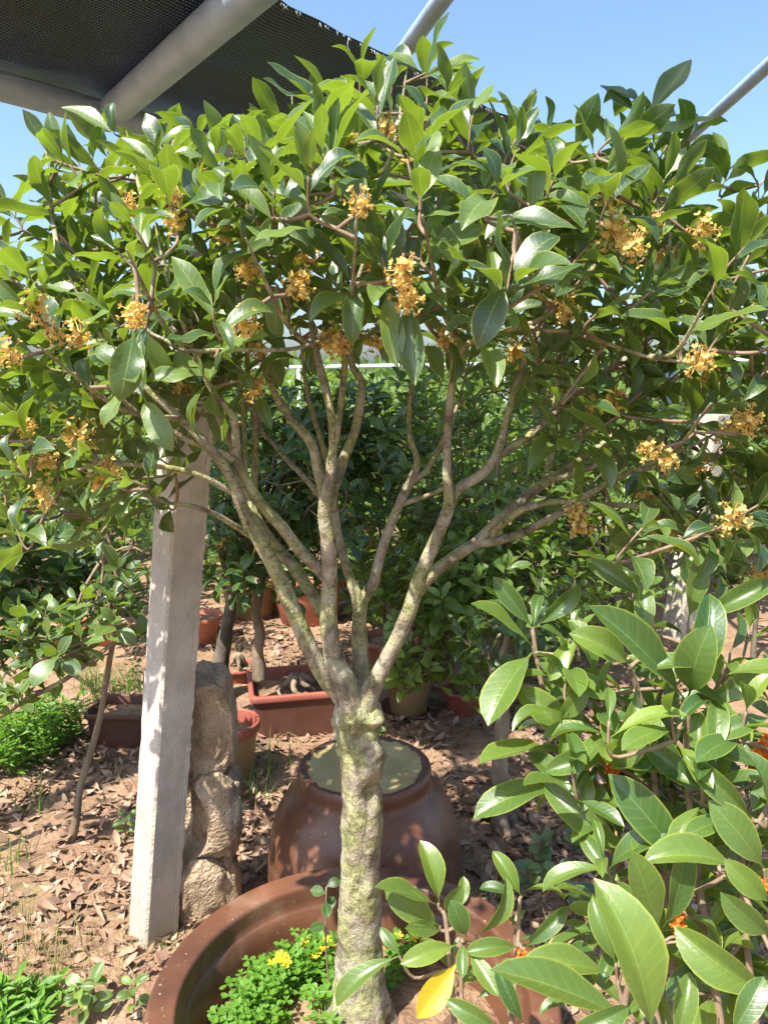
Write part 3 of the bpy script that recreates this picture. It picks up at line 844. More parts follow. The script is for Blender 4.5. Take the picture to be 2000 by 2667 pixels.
limbs = [
 # leftmost limb
 [(930, 1925, 0, 60), (915, 1850, 0, 62), (880, 1800, -.01, 60), (848, 1765, -.02, 58), (808, 1692, -.03, 52), (768, 1599, -.04, 50), (722, 1493, -.05, 50), (682, 1420, -.06, 46), (642, 1347, -.07, 42), (609, 1261, -.08, 38), (586, 1215, -.08, 36), (540, 1160, -.09, 30), (470, 1090, -.10, 27), (380, 1010, -.11, 20), (300, 930, -.12, 15), (220, 800, -.12, 11), (150, 650, -.1, 9)],
 # limb crossing behind the first
 [(838, 1600, -.01, 40), (828, 1573, 0, 40), (768, 1480, .01, 38), (715, 1420, .02, 36), (682, 1374, .02, 33), (650, 1310, .03, 30), (625, 1230, .04, 28), (600, 1150, .05, 26), (560, 1060, .06, 22), (520, 950, .08, 17), (470, 800, .1, 13), (420, 640, .1, 10)],
 [(848, 1505, -.03, 40), (835, 1487, -.03, 40), (782, 1434, -.04, 38), (735, 1374, -.05, 36), (682, 1314, -.06, 34), (649, 1261, -.06, 32), (620, 1205, -.07, 30), (612, 1102, -.08, 24), (590, 1060, -.08, 22), (549, 1009, -.09, 20), (500, 900, -.1, 15), (440, 740, -.1, 12), (400, 560, -.08, 9)],
 # central limb
 [(930, 1925, 0, 60), (925, 1850, -.02, 78), (908, 1798, -.03, 76), (880, 1740, -.03, 66), (868, 1705, -.03, 60), (855, 1613, -.035, 54), (858, 1513, -.04, 52), (855, 1414, -.05, 48), (845, 1341, -.055, 44), (850, 1290, -.06, 40), (862, 1220, -.06, 34), (868, 1150, -.06, 30), (861, 1069, -.06, 28), (841, 983, -.05, 25), (821, 903, -.03, 21), (800, 760, 0, 16), (790, 600, .02, 12), (760, 420, .02, 9)],
 [(850, 1320, -.05, 38), (838, 1260, -.04, 36), (828, 1221, -.03, 34), (811, 1155, -.03, 32), (762, 1095, -.02, 28), (730, 1050, -.02, 26), (715, 1022, -.02, 25), (695, 969, -.01, 23), (670, 860, 0, 17), (640, 700, .02, 13), (610, 520, .02, 9)],
 [(856, 1330, -.04, 40), (870, 1270, -.02, 36), (885, 1225, 0, 34), (901, 1182, .01, 32), (925, 1120, .02, 30), (936, 1060, .02, 28), (941, 996, .03, 26), (917, 949, .04, 22), (905, 860, .05, 18), (890, 700, .06, 12)],
 [(866, 1190, -.06, 24), (878, 1120, -.06, 24), (892, 1020, -.06, 22), (901, 916, -.06, 20), (910, 800, -.06, 16), (960, 640, -.05, 12), (1000, 450, -.02, 9)],
 # middle limb with a fork
 [(930, 1925, 0, 60), (940, 1850, .03, 62), (941, 1772, .03, 56), (937, 1679, .04, 48), (937, 1586, .045, 46), (955, 1548, .05, 36), (974, 1513, .05, 34), (1000, 1414, .06, 32), (1040, 1314, .07, 30), (1060, 1270, .08, 28), (1073, 1241, .08, 24), (1087, 1201, .09, 22), (1067, 1135, .1, 17), (1066, 1056, .11, 15), (1075, 960, .12, 11), (1060, 800, .14, 9)],
 [(937, 1600, .04, 40), (928, 1550, .045, 36), (914, 1513, .05, 32), (894, 1447, .055, 28), (874, 1354, .06, 26), (868, 1260, .06, 23), (840, 1160, .07, 19), (800, 1020, .1, 14), (780, 850, .12, 10)],
 [(1066, 1260, .08, 22), (1090, 1240, .09, 20), (1113, 1221, .1, 18), (1153, 1148, .12, 16), (1190, 1060, .15, 12), (1230, 900, .2, 9)],
 [(1040, 1318, .07, 16), (1067, 1306, .07, 16), (1110, 1292, .05, 15), (1153, 1274, .02, 15), (1190, 1268, -.02, 14)],
 # right limb
 [(930, 1925, 0, 60), (950, 1850, -.02, 66), (961, 1812, -.03, 62), (985, 1758, -.03, 54), (1014, 1705, -.03, 50), (1060, 1606, -.04, 47), (1100, 1487, -.05, 44), (1146, 1380, -.06, 42), (1170, 1310, -.07, 38), (1164, 1235, -.08, 29), (1166, 1115, -.09, 26), (1179, 983, -.10, 25), (1184, 920, -.10, 24), (1186, 866, -.10, 19)],
 [(1160, 1345, -.065, 38), (1176, 1300, -.065, 36), (1200, 1268, -.06, 34), (1246, 1241, -.06, 32), (1275, 1212, -.06, 32), (1292, 1188, -.06, 30), (1310, 1130, -.05, 25), (1325, 1069, -.05, 22), (1358, 963, -.04, 20), (1392, 890, -.03, 16), (1440, 760, 0, 12), (1500, 560, .02, 9)],
 [(1284, 1200, -.06, 27), (1330, 1165, -.05, 26), (1378, 1135, -.05, 25), (1458, 1062, -.04, 24), (1550, 989, -.03, 22), (1640, 925, -.02, 18), (1740, 820, 0, 13), (1800, 650, .02, 9)],
 [(1186, 938, -.10, 20), (1215, 900, -.12, 19), (1246, 883, -.13, 18), (1332, 857, -.15, 17), (1400, 835, -.16, 15), (1452, 799, -.17, 15), (1542, 702, -.19, 13), (1585, 636, -.2, 11), (1610, 540, -.2, 8), (1625, 440, -.18, 7)],
 [(1366, 850, -.155, 13), (1420, 860, -.18, 13), (1482, 865, -.2, 12), (1579, 895, -.24, 12), (1693, 931, -.27, 11), (1783, 943, -.3, 9), (1850, 950, -.32, 7)],
 [(1184, 925, -.10, 16), (1155, 890, -.12, 15), (1126, 863, -.14, 12), (1080, 800, -.17, 9), (1050, 740, -.2, 7)],
 # far right limb bundle
 [(1055, 1625, .0, 40), (1073, 1566, .01, 40), (1113, 1506, .02, 40), (1179, 1453, .03, 38), (1246, 1407, .035, 36), (1305, 1347, .04, 34), (1378, 1288, .05, 31), (1431, 1248, .06, 30), (1500, 1205, .08, 22), (1600, 1130, .1, 16), (1720, 1010, .14, 11)],
 [(1235, 1412, .035, 32), (1272, 1412, .03, 30), (1345, 1394, .02, 28), (1411, 1361, .01, 26), (1471, 1327, 0, 24), (1560, 1270, -.02, 21), (1650, 1225, -.03, 18), (1760, 1180, -.05, 14), (1900, 1110, -.06, 10)],
 [(1282, 1395, .03, 24), (1300, 1372, .01, 24), (1340, 1340, -.01, 23), (1378, 1321, -.02, 22), (1445, 1306, -.04, 20), (1544, 1313, -.06, 19), (1660, 1318, -.08, 17), (1771, 1326, -.1, 14), (1830, 1345, -.11, 11), (1904, 1375, -.12, 9)],
 [(1290, 1358, .05, 26), (1360, 1305, .06, 24), (1410, 1262, .07, 24), (1432, 1200, .09, 24), (1442, 1100, .11, 22), (1455, 980, .13, 20), (1475, 880, .15, 15), (1490, 740, .16, 10)],
 [(1420, 1252, .06, 24), (1470, 1240, .05, 20), (1520, 1225, .04, 18), (1600, 1190, .02, 14), (1750, 1120, 0, 10)],
 # low left branches
 [(652, 1395, -.06, 20), (640, 1387, -.07, 20), (600, 1362, -.1, 19), (560, 1339, -.12, 17), (500, 1318, -.14, 15), (434, 1308, -.16, 12), (301, 1266, -.2, 8), (200, 1220, -.22, 6)],
 [(604, 1280, -.08, 20), (597, 1278, -.08, 20), (550, 1252, -.1, 19), (494, 1230, -.12, 18), (440, 1218, -.13, 17), (362, 1212, -.15, 15), (241, 1197, -.17, 14), (151, 1160, -.18, 12), (0, 1145, -.2, 9), (-120, 1120, -.2, 7)],
 [(612, 1200, -.08, 22), (575, 1178, -.08, 20), (524, 1160, -.08, 19), (470, 1136, -.1, 18), (362, 1076, -.13, 15), (289, 1016, -.16, 13), (241, 985, -.18, 11), (150, 965, -.2, 9), (60, 960, -.22, 8), (-60, 985, -.22, 6)],
 [(900, 880, -.06, 9), (886, 862, -.12, 10), (840, 885, -.18, 11), (772, 907, -.22, 13), (690, 912, -.24, 14), (603, 910, -.26, 14), (482, 913, -.28, 13), (430, 885, -.28, 11), (386, 860, -.28, 9), (350, 800, -.28, 7)],
 # upright pair left of centre
 [(663, 1300, .08, 22), (663, 1251, .08, 22), (665, 1170, .08, 21), (663, 1094, .08, 20), (650, 1030, .09, 19), (645, 960, .09, 17), (640, 850, .1, 13), (600, 650, .12, 9)],
 [(640, 1240, .05, 16), (637, 1130, .06, 16), (632, 1060, .06, 15), (624, 960, .07, 15), (618, 880, .08, 12), (580, 720, .08, 8)],
 [(832, 1290, .05, 20), (790, 1240, .07, 18), (745, 1195, .08, 16), (700, 1140, .1, 14), (680, 1120, .1, 12), (660, 1000, .14, 9)],
]
for i, l in enumerate(limbs):
    limb('branch', l, sides=16 if l[0][3] > 36 else 10, bump=.11 if l[0][3] > 30 else .08, seed=i * 3.3, sub=8)

# extra framework inside the crown, towards the viewer, the back and the sides
for a, b, d0, d1 in [((560, 1060), (300, 420), .06, .45), ((640, 700), (520, 420), .02, .4), ((790, 600), (760, 250), .02, .15), ((905, 860), (900, 420), .05, .45),
                     ((1060, 800), (1150, 380), .14, .4), ((1440, 760), (1420, 380), 0, .3), ((1740, 820), (1750, 420), 0, .25), ((1475, 880), (1650, 520), .15, .5),
                     ((470, 1090), (100, 900), -.1, -.4), ((500, 900), (330, 650), -.1, -.42), ((821, 903), (640, 620), -.03, -.45), ((901, 916), (930, 560), -.06, -.45),
                     ((1186, 870), (1100, 560), -.1, -.42), ((1452, 799), (1330, 560), -.17, -.42), ((1693, 931), (1850, 760), -.27, -.42), ((1650, 1225), (1850, 1050), -.03, -.35),
                     ((1800, 650), (2000, 450), .02, 0), ((1900, 1110), (2150, 900), -.06, 0), ((220, 800), (-100, 600), -.12, 0), ((150, 650), (120, 380), -.1, .1), ((0, 1145), (-200, 950), -.2, .1), ((1720, 1010), (2100, 700), .14, .3), ((400, 560), (330, 340), -.08, .05), ((1000, 450), (1060, 180), -.02, 0)]:
    A_, B_ = P(*a, TY + d0), P(*b, TY + d1)
    m_ = A_.lerp(B_, .5) + Vector((0, 0, -.03))
    q, rr = catmull([A_, m_, B_], [.0048, .0036, .0012], 8)
    mb = MB(); tube(mb, q, rr, 8, .1, 40); mb.build('branch', M['bark'], tree)
    nodes.extend(q[2::3])

def interp(xs, ys, x):
    return float(np.interp(x, xs, ys))
TOPX = [-350, -150, 0, 60, 120, 200, 280, 420, 560, 660, 700, 800, 860, 960, 1060, 1140, 1200, 1260, 1320, 1420, 1500, 1560, 1640, 1760, 1830, 1900, 2000, 2150, 2350]
TOPY = [760, 640, 530, 460, 345, 335, 320, 315, 325, 300, 250, 220, 190, 150, 160, 150, 190, 280, 285, 300, 340, 300, 270, 260, 330, 420, 450, 560, 760]
BOTX = [-350, 0, 200, 400, 560, 700, 900, 1100, 1250, 1400, 1550, 1700, 1850, 2000, 2350]
BOTY = [1250, 1330, 1330, 1230, 960, 890, 860, 830, 850, 930, 1150, 1420, 1450, 1430, 1250]
tw = Twigs(nodes)
items = []     # leaves (matrix, variant)
flowers = []
CC = Vector((P(960, 800, TY).x, TY, 1.45))
tips = []
r = random.Random(21)
def crown_axis(p, e=1.0):
    o = p - CC; o.z *= .6
    a = o.normalized() * .75 * e + Vector((0, 0, .85)) + Vector((r.uniform(-.35, .35), r.uniform(-.35, .35), r.uniform(-.2, .2)))
    return a.normalized()
cand = 0
while len(tips) < 345 and cand < 20000:
    cand += 1
    x = r.uniform(-120, 2330); t0 = interp(TOPX, TOPY, x); b0 = interp(BOTX, BOTY, x)
    u = r.random() ** 1.15; y = t0 + 25 + (b0 - t0 - 25) * u
    side = min(1, abs(x - 960) / 1250)
    amp = .52 * math.sqrt(max(.02, 1 - side ** 2.4)) * min(1, .25 + u * 2.6)
    lo, hi = -amp * .82, amp * 1.05
    if y > 960: lo, hi = -amp * .75, amp * .8
    if 560 < x < 1350 and y > 780: lo = -amp * .5
    if y > 960 and r.random() < .35: continue
    d = r.uniform(lo, hi)
    if d < -.05 and y > 480 and 400 < x < 1600 and r.random() < .5: continue
    p = P(x, y, TY + d)
    if any((p - q).length < .060 for q, _ in tips): continue
    tips.append((p, crown_axis(p)))
n0 = len(tips); cand = 0
while len(tips) < n0 + 70 and cand < 9000:       # the dense far side of the crown
    cand += 1
    x = r.uniform(100, 1900); y = r.uniform(interp(TOPX, TOPY, x) + 160, 820); p = P(x, y, TY + r.uniform(.05, .5))
    if any((p - q).length < .058 for q, _ in tips): continue
    tips.append((p, crown_axis(p)))
n0 = len(tips); cand = 0
while len(tips) < n0 + 110 and cand < 9000:      # the drooping skirt of the crown at both sides
    cand += 1
    x = r.choice((r.uniform(-110, 620), r.uniform(1380, 2300))); t0 = interp(TOPX, TOPY, x); b0 = interp(BOTX, BOTY, x)
    y = r.uniform(620, b0 + 30)
    if y < t0 + 150: continue
    p = P(x, y, TY + r.uniform(-.14 if x < 1000 else -.36, .38))
    if any((p - q).length < .062 for q, _ in tips): continue
    tips.append((p, crown_axis(p)))
tips.sort(key=lambda q: float(np.min(((tw.arr[:40000] - np.array(tuple(q[0]))) ** 2).sum(1))))
for p, a in tips:
    tw.connect(p, a)
    pr_ = proj(p); low = pr_ is not None and pr_[1] > 820
    for m, l in rosette(p, a, r.uniform(.078, .108), r, pairs=r.choice([3, 4, 4, 4]), droop=.30 if low else .10, step=.02, spread=1.0 if low else .9):
        items.append((m, r.randrange(14)))
    if r.random() < (.15 if not low else .2):
        flowers.append((p - a * r.uniform(.035, .06), r.uniform(.55, .9)))
# leaves that give the silhouette and the hanging ones in the middle
hero = [((1110, 190), (1190, 48), 0, -.03), ((1115, 195), (1250, 150), 0, .02), ((1115, 200), (1245, 165), .02, .06), ((1100, 190), (1010, 130), 0, .0), ((1090, 200), (985, 95), 0, .05),
        ((1685, 300), (1795, 178), 0, .02), ((1690, 325), (1825, 225), 0, .04), ((1680, 360), (1855, 305), 0, -.03), ((1680, 290), (1590, 205), 0, .05), ((1660, 300), (1560, 250), 0, .06), ((1670, 300), (1625, 220), 0, .1),
        ((165, 420), (125, 290), 0, -.02), ((150, 425), (60, 300), 0, 0), ((300, 350), (280, 258), .02, .0), ((300, 350), (165, 268), .02, .03), ((590, 410), (535, 265), 0, -.04), ((575, 390), (430, 275), 0, -.06), ((500, 350), (455, 285), 0, 0),
        ((860, 300), (690, 190), -.1, -.12), ((850, 290), (680, 245), -.1, -.16), ((870, 430), (815, 285), -.3, -.33), ((870, 430), (905, 260), -.3, -.33), ((880, 430), (720, 320), -.3, -.36),
        ((1060, 415), (1260, 300), -.35, -.4), ((1055, 415), (960, 300), -.35, -.4), ((800, 510), (735, 395), -.3, -.35), ((1320, 760), (1255, 565), -.42, -.46), ((1330, 745), (1445, 570), -.42, -.42), ((1330, 750), (1470, 660), -.42, -.5), ((1325, 760), (1125, 680), -.42, -.5), ((1315, 745), (1245, 880), -.42, -.47), ((1340, 750), (1520, 720), -.42, -.45),
        ((1005, 755), (1030, 945), -.35, -.38), ((1060, 780), (1085, 1005), -.35, -.38), ((930, 730), (915, 890), -.3, -.33), ((350, 865), (315, 1035), -.35, -.4), ((370, 870), (385, 1030), -.3, -.32), ((720, 740), (705, 880), -.25, -.28), ((380, 860), (440, 1000), -.32, -.3),
        ((560, 930), (690, 870), -.3, -.36), ((1380, 560), (1400, 400), -.3, -.3), ((1770, 880), (1985, 800), -.3, -.4), ((1760, 880), (1640, 800), -.3, -.34), ((1510, 1160), (1610, 1210), -.15, -.25), ((1480, 1140), (1400, 1150), -.1, -.2), ((1290, 1260), (1370, 1210), -.1, -.14), ((1280, 1245), (1320, 1270), -.1, -.14)]
for b, t, d0, d1 in hero:
    p0, p1 = P(*b, TY + d0), P(*t, TY + d1); d = p1 - p0
    nrm = Vector((0, -.55, .8)) if d.z > -.05 else Vector((r.uniform(-.4, .4), -1, .4))
    items.append((leaf_matrix(p0, d, nrm + Vector((r.uniform(-.3, .3), 0, 0)), d.length * 1.04, 1.05), r.randrange(14)))
bases = {}
for b, t, d0, d1 in hero: bases.setdefault((round(b[0] / 30), round(b[1] / 30)), (P(*b, TY + d0), b))
for p, b in bases.values():
    q = tw.n[int(((tw.arr - np.array(tuple(p))) ** 2).sum(1).argmin())]; tw.connect(p, (p - q).normalized() if (p - q).length > .01 else Vector((0, 0, 1)), addnodes=False, bias=0)
for x, y, d in [(940, 525, -.42), (1050, 705, -.42), (1060, 770, -.38), (350, 812, -.42), (450, 505, -.2), (90, 800, -.3), (25, 920, -.3), (640, 840, -.35), (1820, 940, -.34), (1590, 600, -.3), (1640, 640, -.3), (1950, 1090, -.3), (205, 1125, -.25), (640, 700, -.2), (780, 735, -.3), (1600, 1035, -.2), (1690, 1170, -.25), (1510, 1370, -.1), (1590, 500, -.2), (210, 870, -.3), (870, 880, -.15), (890, 360, -.2), (1740, 1195, -.25), (1475, 800, -.25), (580, 600, .0), (880, 900, -.1), (1500, 1330, -.1), (120, 1200, -.2), (260, 1250, -.2), (1830, 600, -.2), (1010, 340, -.2), (330, 530, -.1), (1555, 1060, -.1), (1900, 1120, -.2), (60, 1200, -.2)]:
    p = P(x, y, TY + d); flowers.append((p, r.uniform(.65, .95))); tw.connect(p + Vector((0, 0, .02)), Vector((0, -.3, .8)).normalized(), addnodes=False, r0=.0028, r1=.0015)
order = visible_rank(SP_MAIN, items)
for i in order[:300]: place_leaf(SP_MAIN, items[i][0], items[i][1], tree)
tag(join_leaves('foliage', SP_MAIN, [items[i] for i in order[300:]], tree), kind='stuff')
tag(tw.mb.build('twigs', M['twig'], tree), kind='stuff')
for p, s_ in flowers: place_flower(FL, p, tree, s_)

# ------------------------------------------------------------------ young shrubs in front
def fg_plant(label, base, leaves, fill, twspec, seed, orange=()):
    r = random.Random(seed)
    root = thing('young_shrub', label, 'shrub', base, 'young shrubs in front')
    nd = []
    for spec in twspec:
        pts = [p for p, _ in spec]; rs = [q for _, q in spec]
        q, rr = catmull(pts, rs, 7); mb = MB(); tube(mb, q, rr, 9, .08, 45); mb.build('stem', M['twig'], root)
        nd += q[::3]
    t = Twigs(nd); done = []
    for it in leaves:
        (bx, by), (tx, ty), Y0, Y1, ws = it[:5]; spc = it[5] if len(it) > 5 else SP_FG
        p0, p1 = P(bx, by, Y0), P(tx, ty, Y1); d = p1 - p0
        nrm = Vector((r.uniform(-.7, .7), -.55 + r.uniform(-.35, .45), .78))
        if d.normalized().z > .55: nrm = Vector((r.uniform(-.75, .75), -1, .35))
        if d.normalized().z < -.5: nrm = Vector((r.uniform(-.2, .2), -1, .5))
        place_leaf(spc, leaf_matrix(p0, d, nrm, d.length * 1.03, ws), r.randrange(len(spc.mesh)), root)
        if not any((p0 - q).length < .02 for q in done):
            done.append(p0); t.connect(p0, (Vector((0, 0, 1)) + d.normalized() * .5).normalized(), addnodes=True, r0=.003, r1=.0018)
    for (x, y, Y, L, ax, pr_) in fill:
        p = P(x, y, Y); a = Vector(ax).normalized(); t.connect(p, a, r0=.003, r1=.002)
        for m, l in rosette(p, a, L, r, pairs=pr_, droop=.1, step=.022): place_leaf(SP_FG, m, r.randrange(10), root)
    for (x, y, Y, s_) in orange:
        p = P(x, y, Y); place_flower(FLO, p, root, s_); t.connect(p, Vector((0, 0, 1)), addnodes=False, r0=.002, r1=.0012)
    mb = t.mb; tag(mb.build('twigs', M['twig'], root), kind='stuff')

b = Vector((.50, .78, 0)); b.z = gh(b.x, b.y)
stems = [[(b + Vector((0, 0, -.02)), .009), (Vector((.47, .83, .35)), .007), (P(1800, 2150, .98), .0045), (P(1792, 1830, 1.0), .004)],
         [(b + Vector((0, .02, .1)), .009), (Vector((.42, .9, .4)), .006), (P(1700, 2000, 1.05), .0045), (P(1640, 1740, 1.06), .004)],
         [(Vector((.44, .88, .3)), .007), (P(1560, 2080, 1.08), .005), (P(1430, 1850, 1.12), .004), (P(1386, 1640, 1.14), .003)],
         [(b + Vector((.01, 0, .12)), .006), (Vector((.49, .86, .5)), .005), (P(1930, 2300, .92), .004), (P(1975, 2140, .9), .003)],
         [(b + Vector((0, 0, .2)), .008), (P(1640, 2760, .84), .0045), (P(1700, 2440, .84), .003)]]
L_ = [((1386, 1634), (1289, 1507), 1.14, 1.14, 1.0), ((1389, 1634), (1404, 1530), 1.14, 1.17, 1.1), ((1392, 1631), (1520, 1535), 1.14, 1.12, 1.1), ((1386, 1682), (1220, 1584), 1.13, 1.1, 1.05),
      ((1386, 1700), (1259, 1848), 1.12, 1.02, 1.25), ((1548, 1765), (1524, 1605), 1.06, 1.06, 1.35), ((1681, 1560), (1534, 1450), 1.12, 1.12, .95), ((1790, 1620), (1814, 1445), 1.08, 1.1, 1.1), ((1808, 1618), (2015, 1508), 1.06, 1.0, .9),
      ((1778, 1818), (1573, 1578), 1.0, .96, .85), ((1790, 1815), (1882, 1553), 1.0, .98, 1.0), ((1675, 1675), (1681, 1526), 1.06, 1.06, 1.25), ((1796, 1803), (1804, 1690), 1.0, .92, 1.5), ((1808, 1839), (2015, 1748), 1.0, .95, .95),
      ((1639, 1730), (1540, 1644), 1.05, 1.0, 1.2), ((1657, 1785), (1640, 2012), 1.03, .95, 1.1), ((1621, 1827), (1494, 1758), 1.05, 1.03, 1.1), ((1494, 1941), (1380, 1797), 1.08, 1.06, 1.15), ((1597, 1800), (1398, 1788), 1.06, 1.08, 1.1), ((1482, 1664), (1434, 1770), 1.1, 1.06, 1.2),
      ((2010, 1868), (1862, 1905), .95, .93, 1.1), ((1452, 1960), (1262, 1938), 1.08, 1.02, 1.0), ((1594, 1960), (1437, 1996), 1.05, 1.0, 1.1), ((1464, 2045), (1247, 2070), 1.08, 1.02, .95), ((1639, 2240), (1434, 2055), 1.0, 1.0, .95),
      ((1530, 2000), (1518, 2108), 1.05, 1.0, 1.25), ((1784, 2262), (1645, 2051), .93, .9, .95), ((1916, 2262), (1735, 2175), .88, .84, .95), ((1838, 2069), (1703, 1952), .96, .95, 1.1), ((1958, 2129), (1812, 2000), .9, .88, 1.0), ((1988, 2262), (1892, 2112), .88, .86, 1.2), ((1988, 2008), (1836, 1916), .93, .92, .95), ((1994, 2129), (2002, 1970), .88, .86, 1.1),
      ((1717, 2424), (1637, 2210), .86, .86, 1.15), ((1723, 2418), (1822, 2248), .86, .84, 1.05), ((1603, 2509), (1545, 2364), .9, .9, 1.15), ((1693, 2690), (1657, 2352), .72, .70, 1.05), ((2010, 2440), (1896, 2358), .8, .78, 1.1), ((2000, 2590), (1794, 2483), .74, .72, 1.1), ((2005, 2352), (1914, 2272), .82, .8, 1.1), ((1640, 2660), (1311, 2506), .76, .74, .8), ((1585, 2539), (1396, 2470), .9, .86, .9),
      ((1300, 2680), (1185, 2626), .84, .82, 1.1), ((1362, 2665), (1300, 2545), .84, .83, .9), ((1603, 2165), (1555, 2049), 1.02, 1.03, 1.0), ((1663, 2189), (1700, 2075), 1.0, 1.0, 1.2), ((1892, 2141), (1806, 2143), .92, .88, 1.1), ((1450, 2700), (1640, 2640), .7, .68, 1.0), ((1900, 2700), (1990, 2560), .7, .7, 1.1), ((1760, 2720), (1800, 2560), .74, .74, 1.0), ((1545, 1760), (1470, 1880), 1.06, 1.04, 1.1), ((1720, 1900), (1780, 2060), 1.03, 1.0, 1.2), ((1860, 1960), (1960, 1870), 1.0, 1.0, 1.0), ((1600, 1700), (1630, 1590), 1.1, 1.12, 1.1), ((1900, 1700), (1960, 1590), 1.05, 1.08, 1.1)]
FILL = [(1560, 1900, 1.12, .085, (-.2, -.1, 1), 4), (1720, 2000, 1.08, .085, (0, 0, 1), 4), (1880, 1800, 1.06, .09, (.2, .1, 1), 4), (1950, 1640, 1.1, .085, (.2, .1, 1), 4), (1500, 1660, 1.18, .08, (-.2, 0, 1), 4), (1640, 1620, 1.16, .08, (0, .1, 1), 4), (1760, 2300, .97, .08, (.1, 0, 1), 4), (1880, 2480, .88, .08, (.1, 0, 1), 4), (1960, 2050, 1.0, .085, (.2, .1, 1), 4), (1820, 1990, 1.1, .08, (0, .1, 1), 4), (1450, 1830, 1.2, .08, (-.1, .1, 1), 3), (1620, 2620, .9, .075, (-.1, 0, 1), 3), (1950, 2250, .95, .085, (.1, .1, 1), 4), (2080, 1900, 1.0, .09, (.2, 0, 1), 4), (2080, 2350, .85, .09, (.2, 0, 1), 4)]
_r = random.Random(99)
FILL += [(_r.uniform(1460, 2060), _r.uniform(1680, 2640), _r.uniform(1.0, 1.2), .095, (_r.uniform(-.4, .3), _r.uniform(-.2, .2), 1), 4) for _ in range(40)] + [(_r.uniform(1480, 2040), _r.uniform(1720, 2600), _r.uniform(.93, 1.05), .10, (_r.uniform(-.5, .3), _r.uniform(-.5, .1), 1), 3) for _ in range(14)]
fg_plant('young shrub with large glossy bright green leaves and a few orange flowers', b, L_, FILL, stems, 31,
         orange=[(1985, 1950, .99, .8), (1960, 1990, 1.0, .7), (1590, 1998, 1.05, .55), (1605, 2040, 1.05, .5), (1765, 2400, .86, .5), (1990, 2310, .86, .5), (1770, 2420, .86, .4)])

b = Vector((.125, .80, 0)); b.z = gh(b.x, b.y)
stems = [[(b + Vector((0, 0, -.02)), .006), (Vector((.11, .86, .35)), .005), (P(1168, 2470, .98), .0035), (P(1150, 2370, 1.0), .0025)],
         [(b + Vector((.01, 0, 0)), .006), (Vector((.15, .88, .35)), .005), (P(1345, 2500, .98), .0035), (P(1352, 2340, 1.0), .0025)],
         [(Vector((.11, .86, .35)), .004), (P(1200, 2520, .96), .003), (P(1205, 2450, .96), .0025)]]
L2 = [((1142, 2352), (1124, 2202), 1.0, 1.0, 1.15), ((1139, 2358), (972, 2322), 1.0, .96, .95), ((1145, 2412), (1028, 2338), 1.0, .96, 1.1), ((1151, 2424), (1052, 2420), 1.0, .97, 1.1), ((1200, 2368), (1212, 2284), 1.0, 1.02, 1.3), ((1155, 2372), (1200, 2320), 1.0, .97, 1.2),
      ((1356, 2334), (1300, 2226), 1.0, 1.0, 1.05), ((1343, 2336), (1257, 2292), 1.0, 1.0, 1.1), ((1241, 2436), (1354, 2336), .98, .96, .9), ((1356, 2322), (1460, 2302), 1.0, .98, .8), ((1366, 2467), (1475, 2382), .98, .96, .9), ((1350, 2467), (1239, 2462), .98, .94, 1.05), ((1190, 2461), (1048, 2505), .97, .93, 1.0), ((1205, 2450), (1203, 2542), .97, .93, 1.25), ((1214, 2465), (1295, 2594), .97, .92, 1.1), ((1190, 2508), (1088, 2650), .96, .92, 1.15, SP_YEL), ((1040, 2490), (842, 2584), .96, .92, .95), ((1215, 2440), (1190, 2370), .97, .95, 1.4), ((1045, 2492), (990, 2420), .96, .97, 1.0), ((1330, 2580), (1345, 2500), .93, .94, 1.1), ((1240, 2600), (1300, 2560), .95, .95, 1.0)]
fg_plant('low young shrub with one yellow leaf in front of the glazed pot', b, L2, [(1180, 2500, 1.04, .06, (0, .2, 1), 3), (1340, 2420, 1.05, .06, (0, .2, 1), 3)], stems, 33, orange=[(1362, 2490, .97, .5)])

